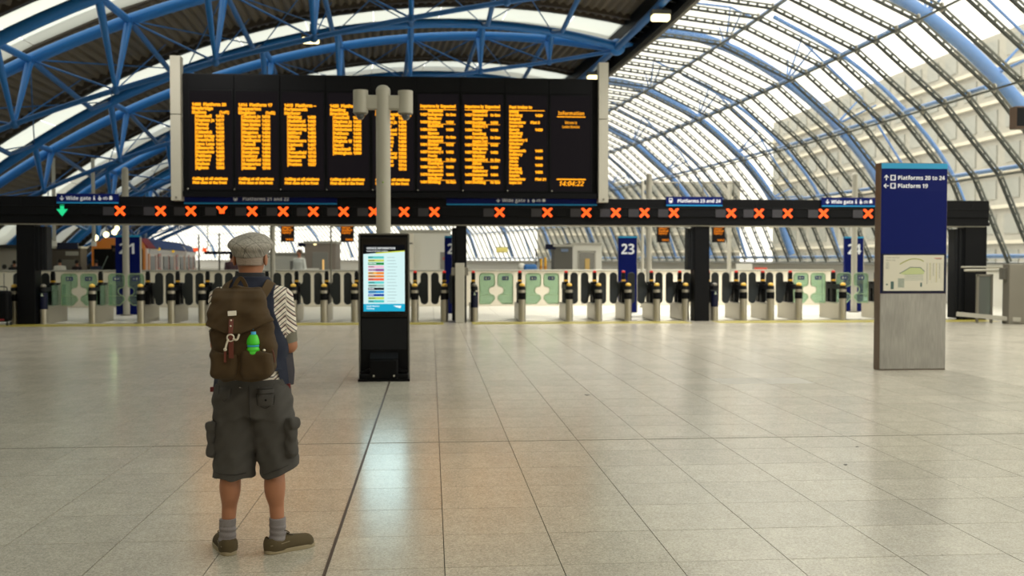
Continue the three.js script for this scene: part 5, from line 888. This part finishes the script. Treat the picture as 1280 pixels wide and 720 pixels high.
// ---------------------------------------------------------------- small figures beyond the barrier
function passer(x, d, turn, label, top, legsC, hairC, h = 1) {
  const o = thing('person', label, 'person', [x, 0, -d], turn); o.scale.setScalar(h);
  const sk = std(0xa8745a, .6), T2 = [[.78, .15, .1], [.95, .15, .1], [1.1, .15, .1], [1.3, .185, .11], [1.4, .15, .09], [1.47, .06, .06]];
  const bodyF = (p) => { let q = D.min(D.ell(p, [0, 1.62, 0], [.075, .11, .09]), D.cap(p, [0, 1.4, 0], [0, 1.55, 0], .055, .052), .02); q = D.min(q, D.cap(p, [0, 1.6, -.09], [0, 1.585, -.1], .012, .014), .01); q = D.min(q, D.stack(p, T2), .03); for (const s of [-1, 1]) { q = D.min(q, D.min(D.cap(p, [s * .18, 1.38, 0], [s * .22, 1.1, .02], .05, .04), D.cap(p, [s * .22, 1.1, .02], [s * .19, .88, -.1], .04, .027), .02), .02); q = D.min(q, D.cap(p, [s * .19, .87, -.11], [s * .185, .8, -.13], .024, .018), .02); q = D.min(q, D.min(D.cap(p, [s * .085, .85, 0], [s * .1, .48, -.02], .08, .055), D.cap(p, [s * .1, .48, -.02], [s * .1, .08, .02], .055, .038), .03), .03); q = D.min(q, D.cap(p, [s * .1, .04, .03], [s * .11, .035, -.13], .04, .034), .02); } return q; };
  mesh('body', nets(bodyF, [-.32, 0, -.24], [.32, 1.76, .18], .018), sk, o);
  const topF = (p) => { let q = D.stack(p, T2) - .02; for (const s of [-1, 1]) q = D.min(q, D.min(D.cap(p, [s * .18, 1.38, 0], [s * .22, 1.1, .02], .064, .054), D.cap(p, [s * .22, 1.1, .02], [s * .192, .92, -.08], .052, .044), .02), .03); return Math.max(q, p[1] - 1.45, .82 - p[1] - (Math.abs(p[0]) > .17 ? 9 : 0)); };
  mesh('top', nets(topF, [-.34, .76, -.24], [.34, 1.5, .2], .016), cloth(top), o);
  const trF = (p) => { let q = 9; for (const s of [-1, 1]) q = D.min(q, D.min(D.cap(p, [s * .085, .85, 0], [s * .1, .48, -.02], .1, .075), D.cap(p, [s * .1, .48, -.02], [s * .1, .1, .02], .075, .06), .03), .02); return Math.max(q, p[1] - .93, .06 - p[1]); };
  mesh('trousers', nets(trF, [-.24, .03, -.16], [.24, .98, .16], .016), cloth(legsC), o);
  mesh('hair', nets((p) => Math.max(D.ell(p, [0, 1.64, .012], [.085, .105, .098]), 1.57 - p[1] + Math.max(0, -p[2]) * .8), [-.12, 1.5, -.12], [.12, 1.78, .14], .012), std(hairC, .9), o);
}
passer(-14.75, 41, .4, 'small figure in a white top behind the barrier near the brown kiosk', 0xd8d4c8, 0x23242a, 0x17120e, .91);
passer(-14.3, 41.6, -.3, 'small figure in dark clothes beside the one in a white top', 0x2a2022, 0x1d1d22, 0x14100d, .89);
passer(-13.35, 41, .6, 'small figure in a navy coat just before the train front', 0x1d2233, 0x23242a, 0x17120e, .9);
passer(-16.5, 41, .2, 'dark figure half hidden beside the cream kiosk', 0x16161a, 0x1a1a1e, 0x0f0d0b, .88);
passer(-4.95, 38, 2.6, 'figure in a white top and green trousers beside the taupe lift shaft', 0xd9dcd6, 0x1f5a41, 0x5a4a3c, 1.12);
passer(-7.65, 39, .2, 'figure in a dark reddish coat behind the shoulder of the man in the cap', 0x463238, 0x2a2a30, 0x2a201a, 1.02);
renderer.render(scene, camera);
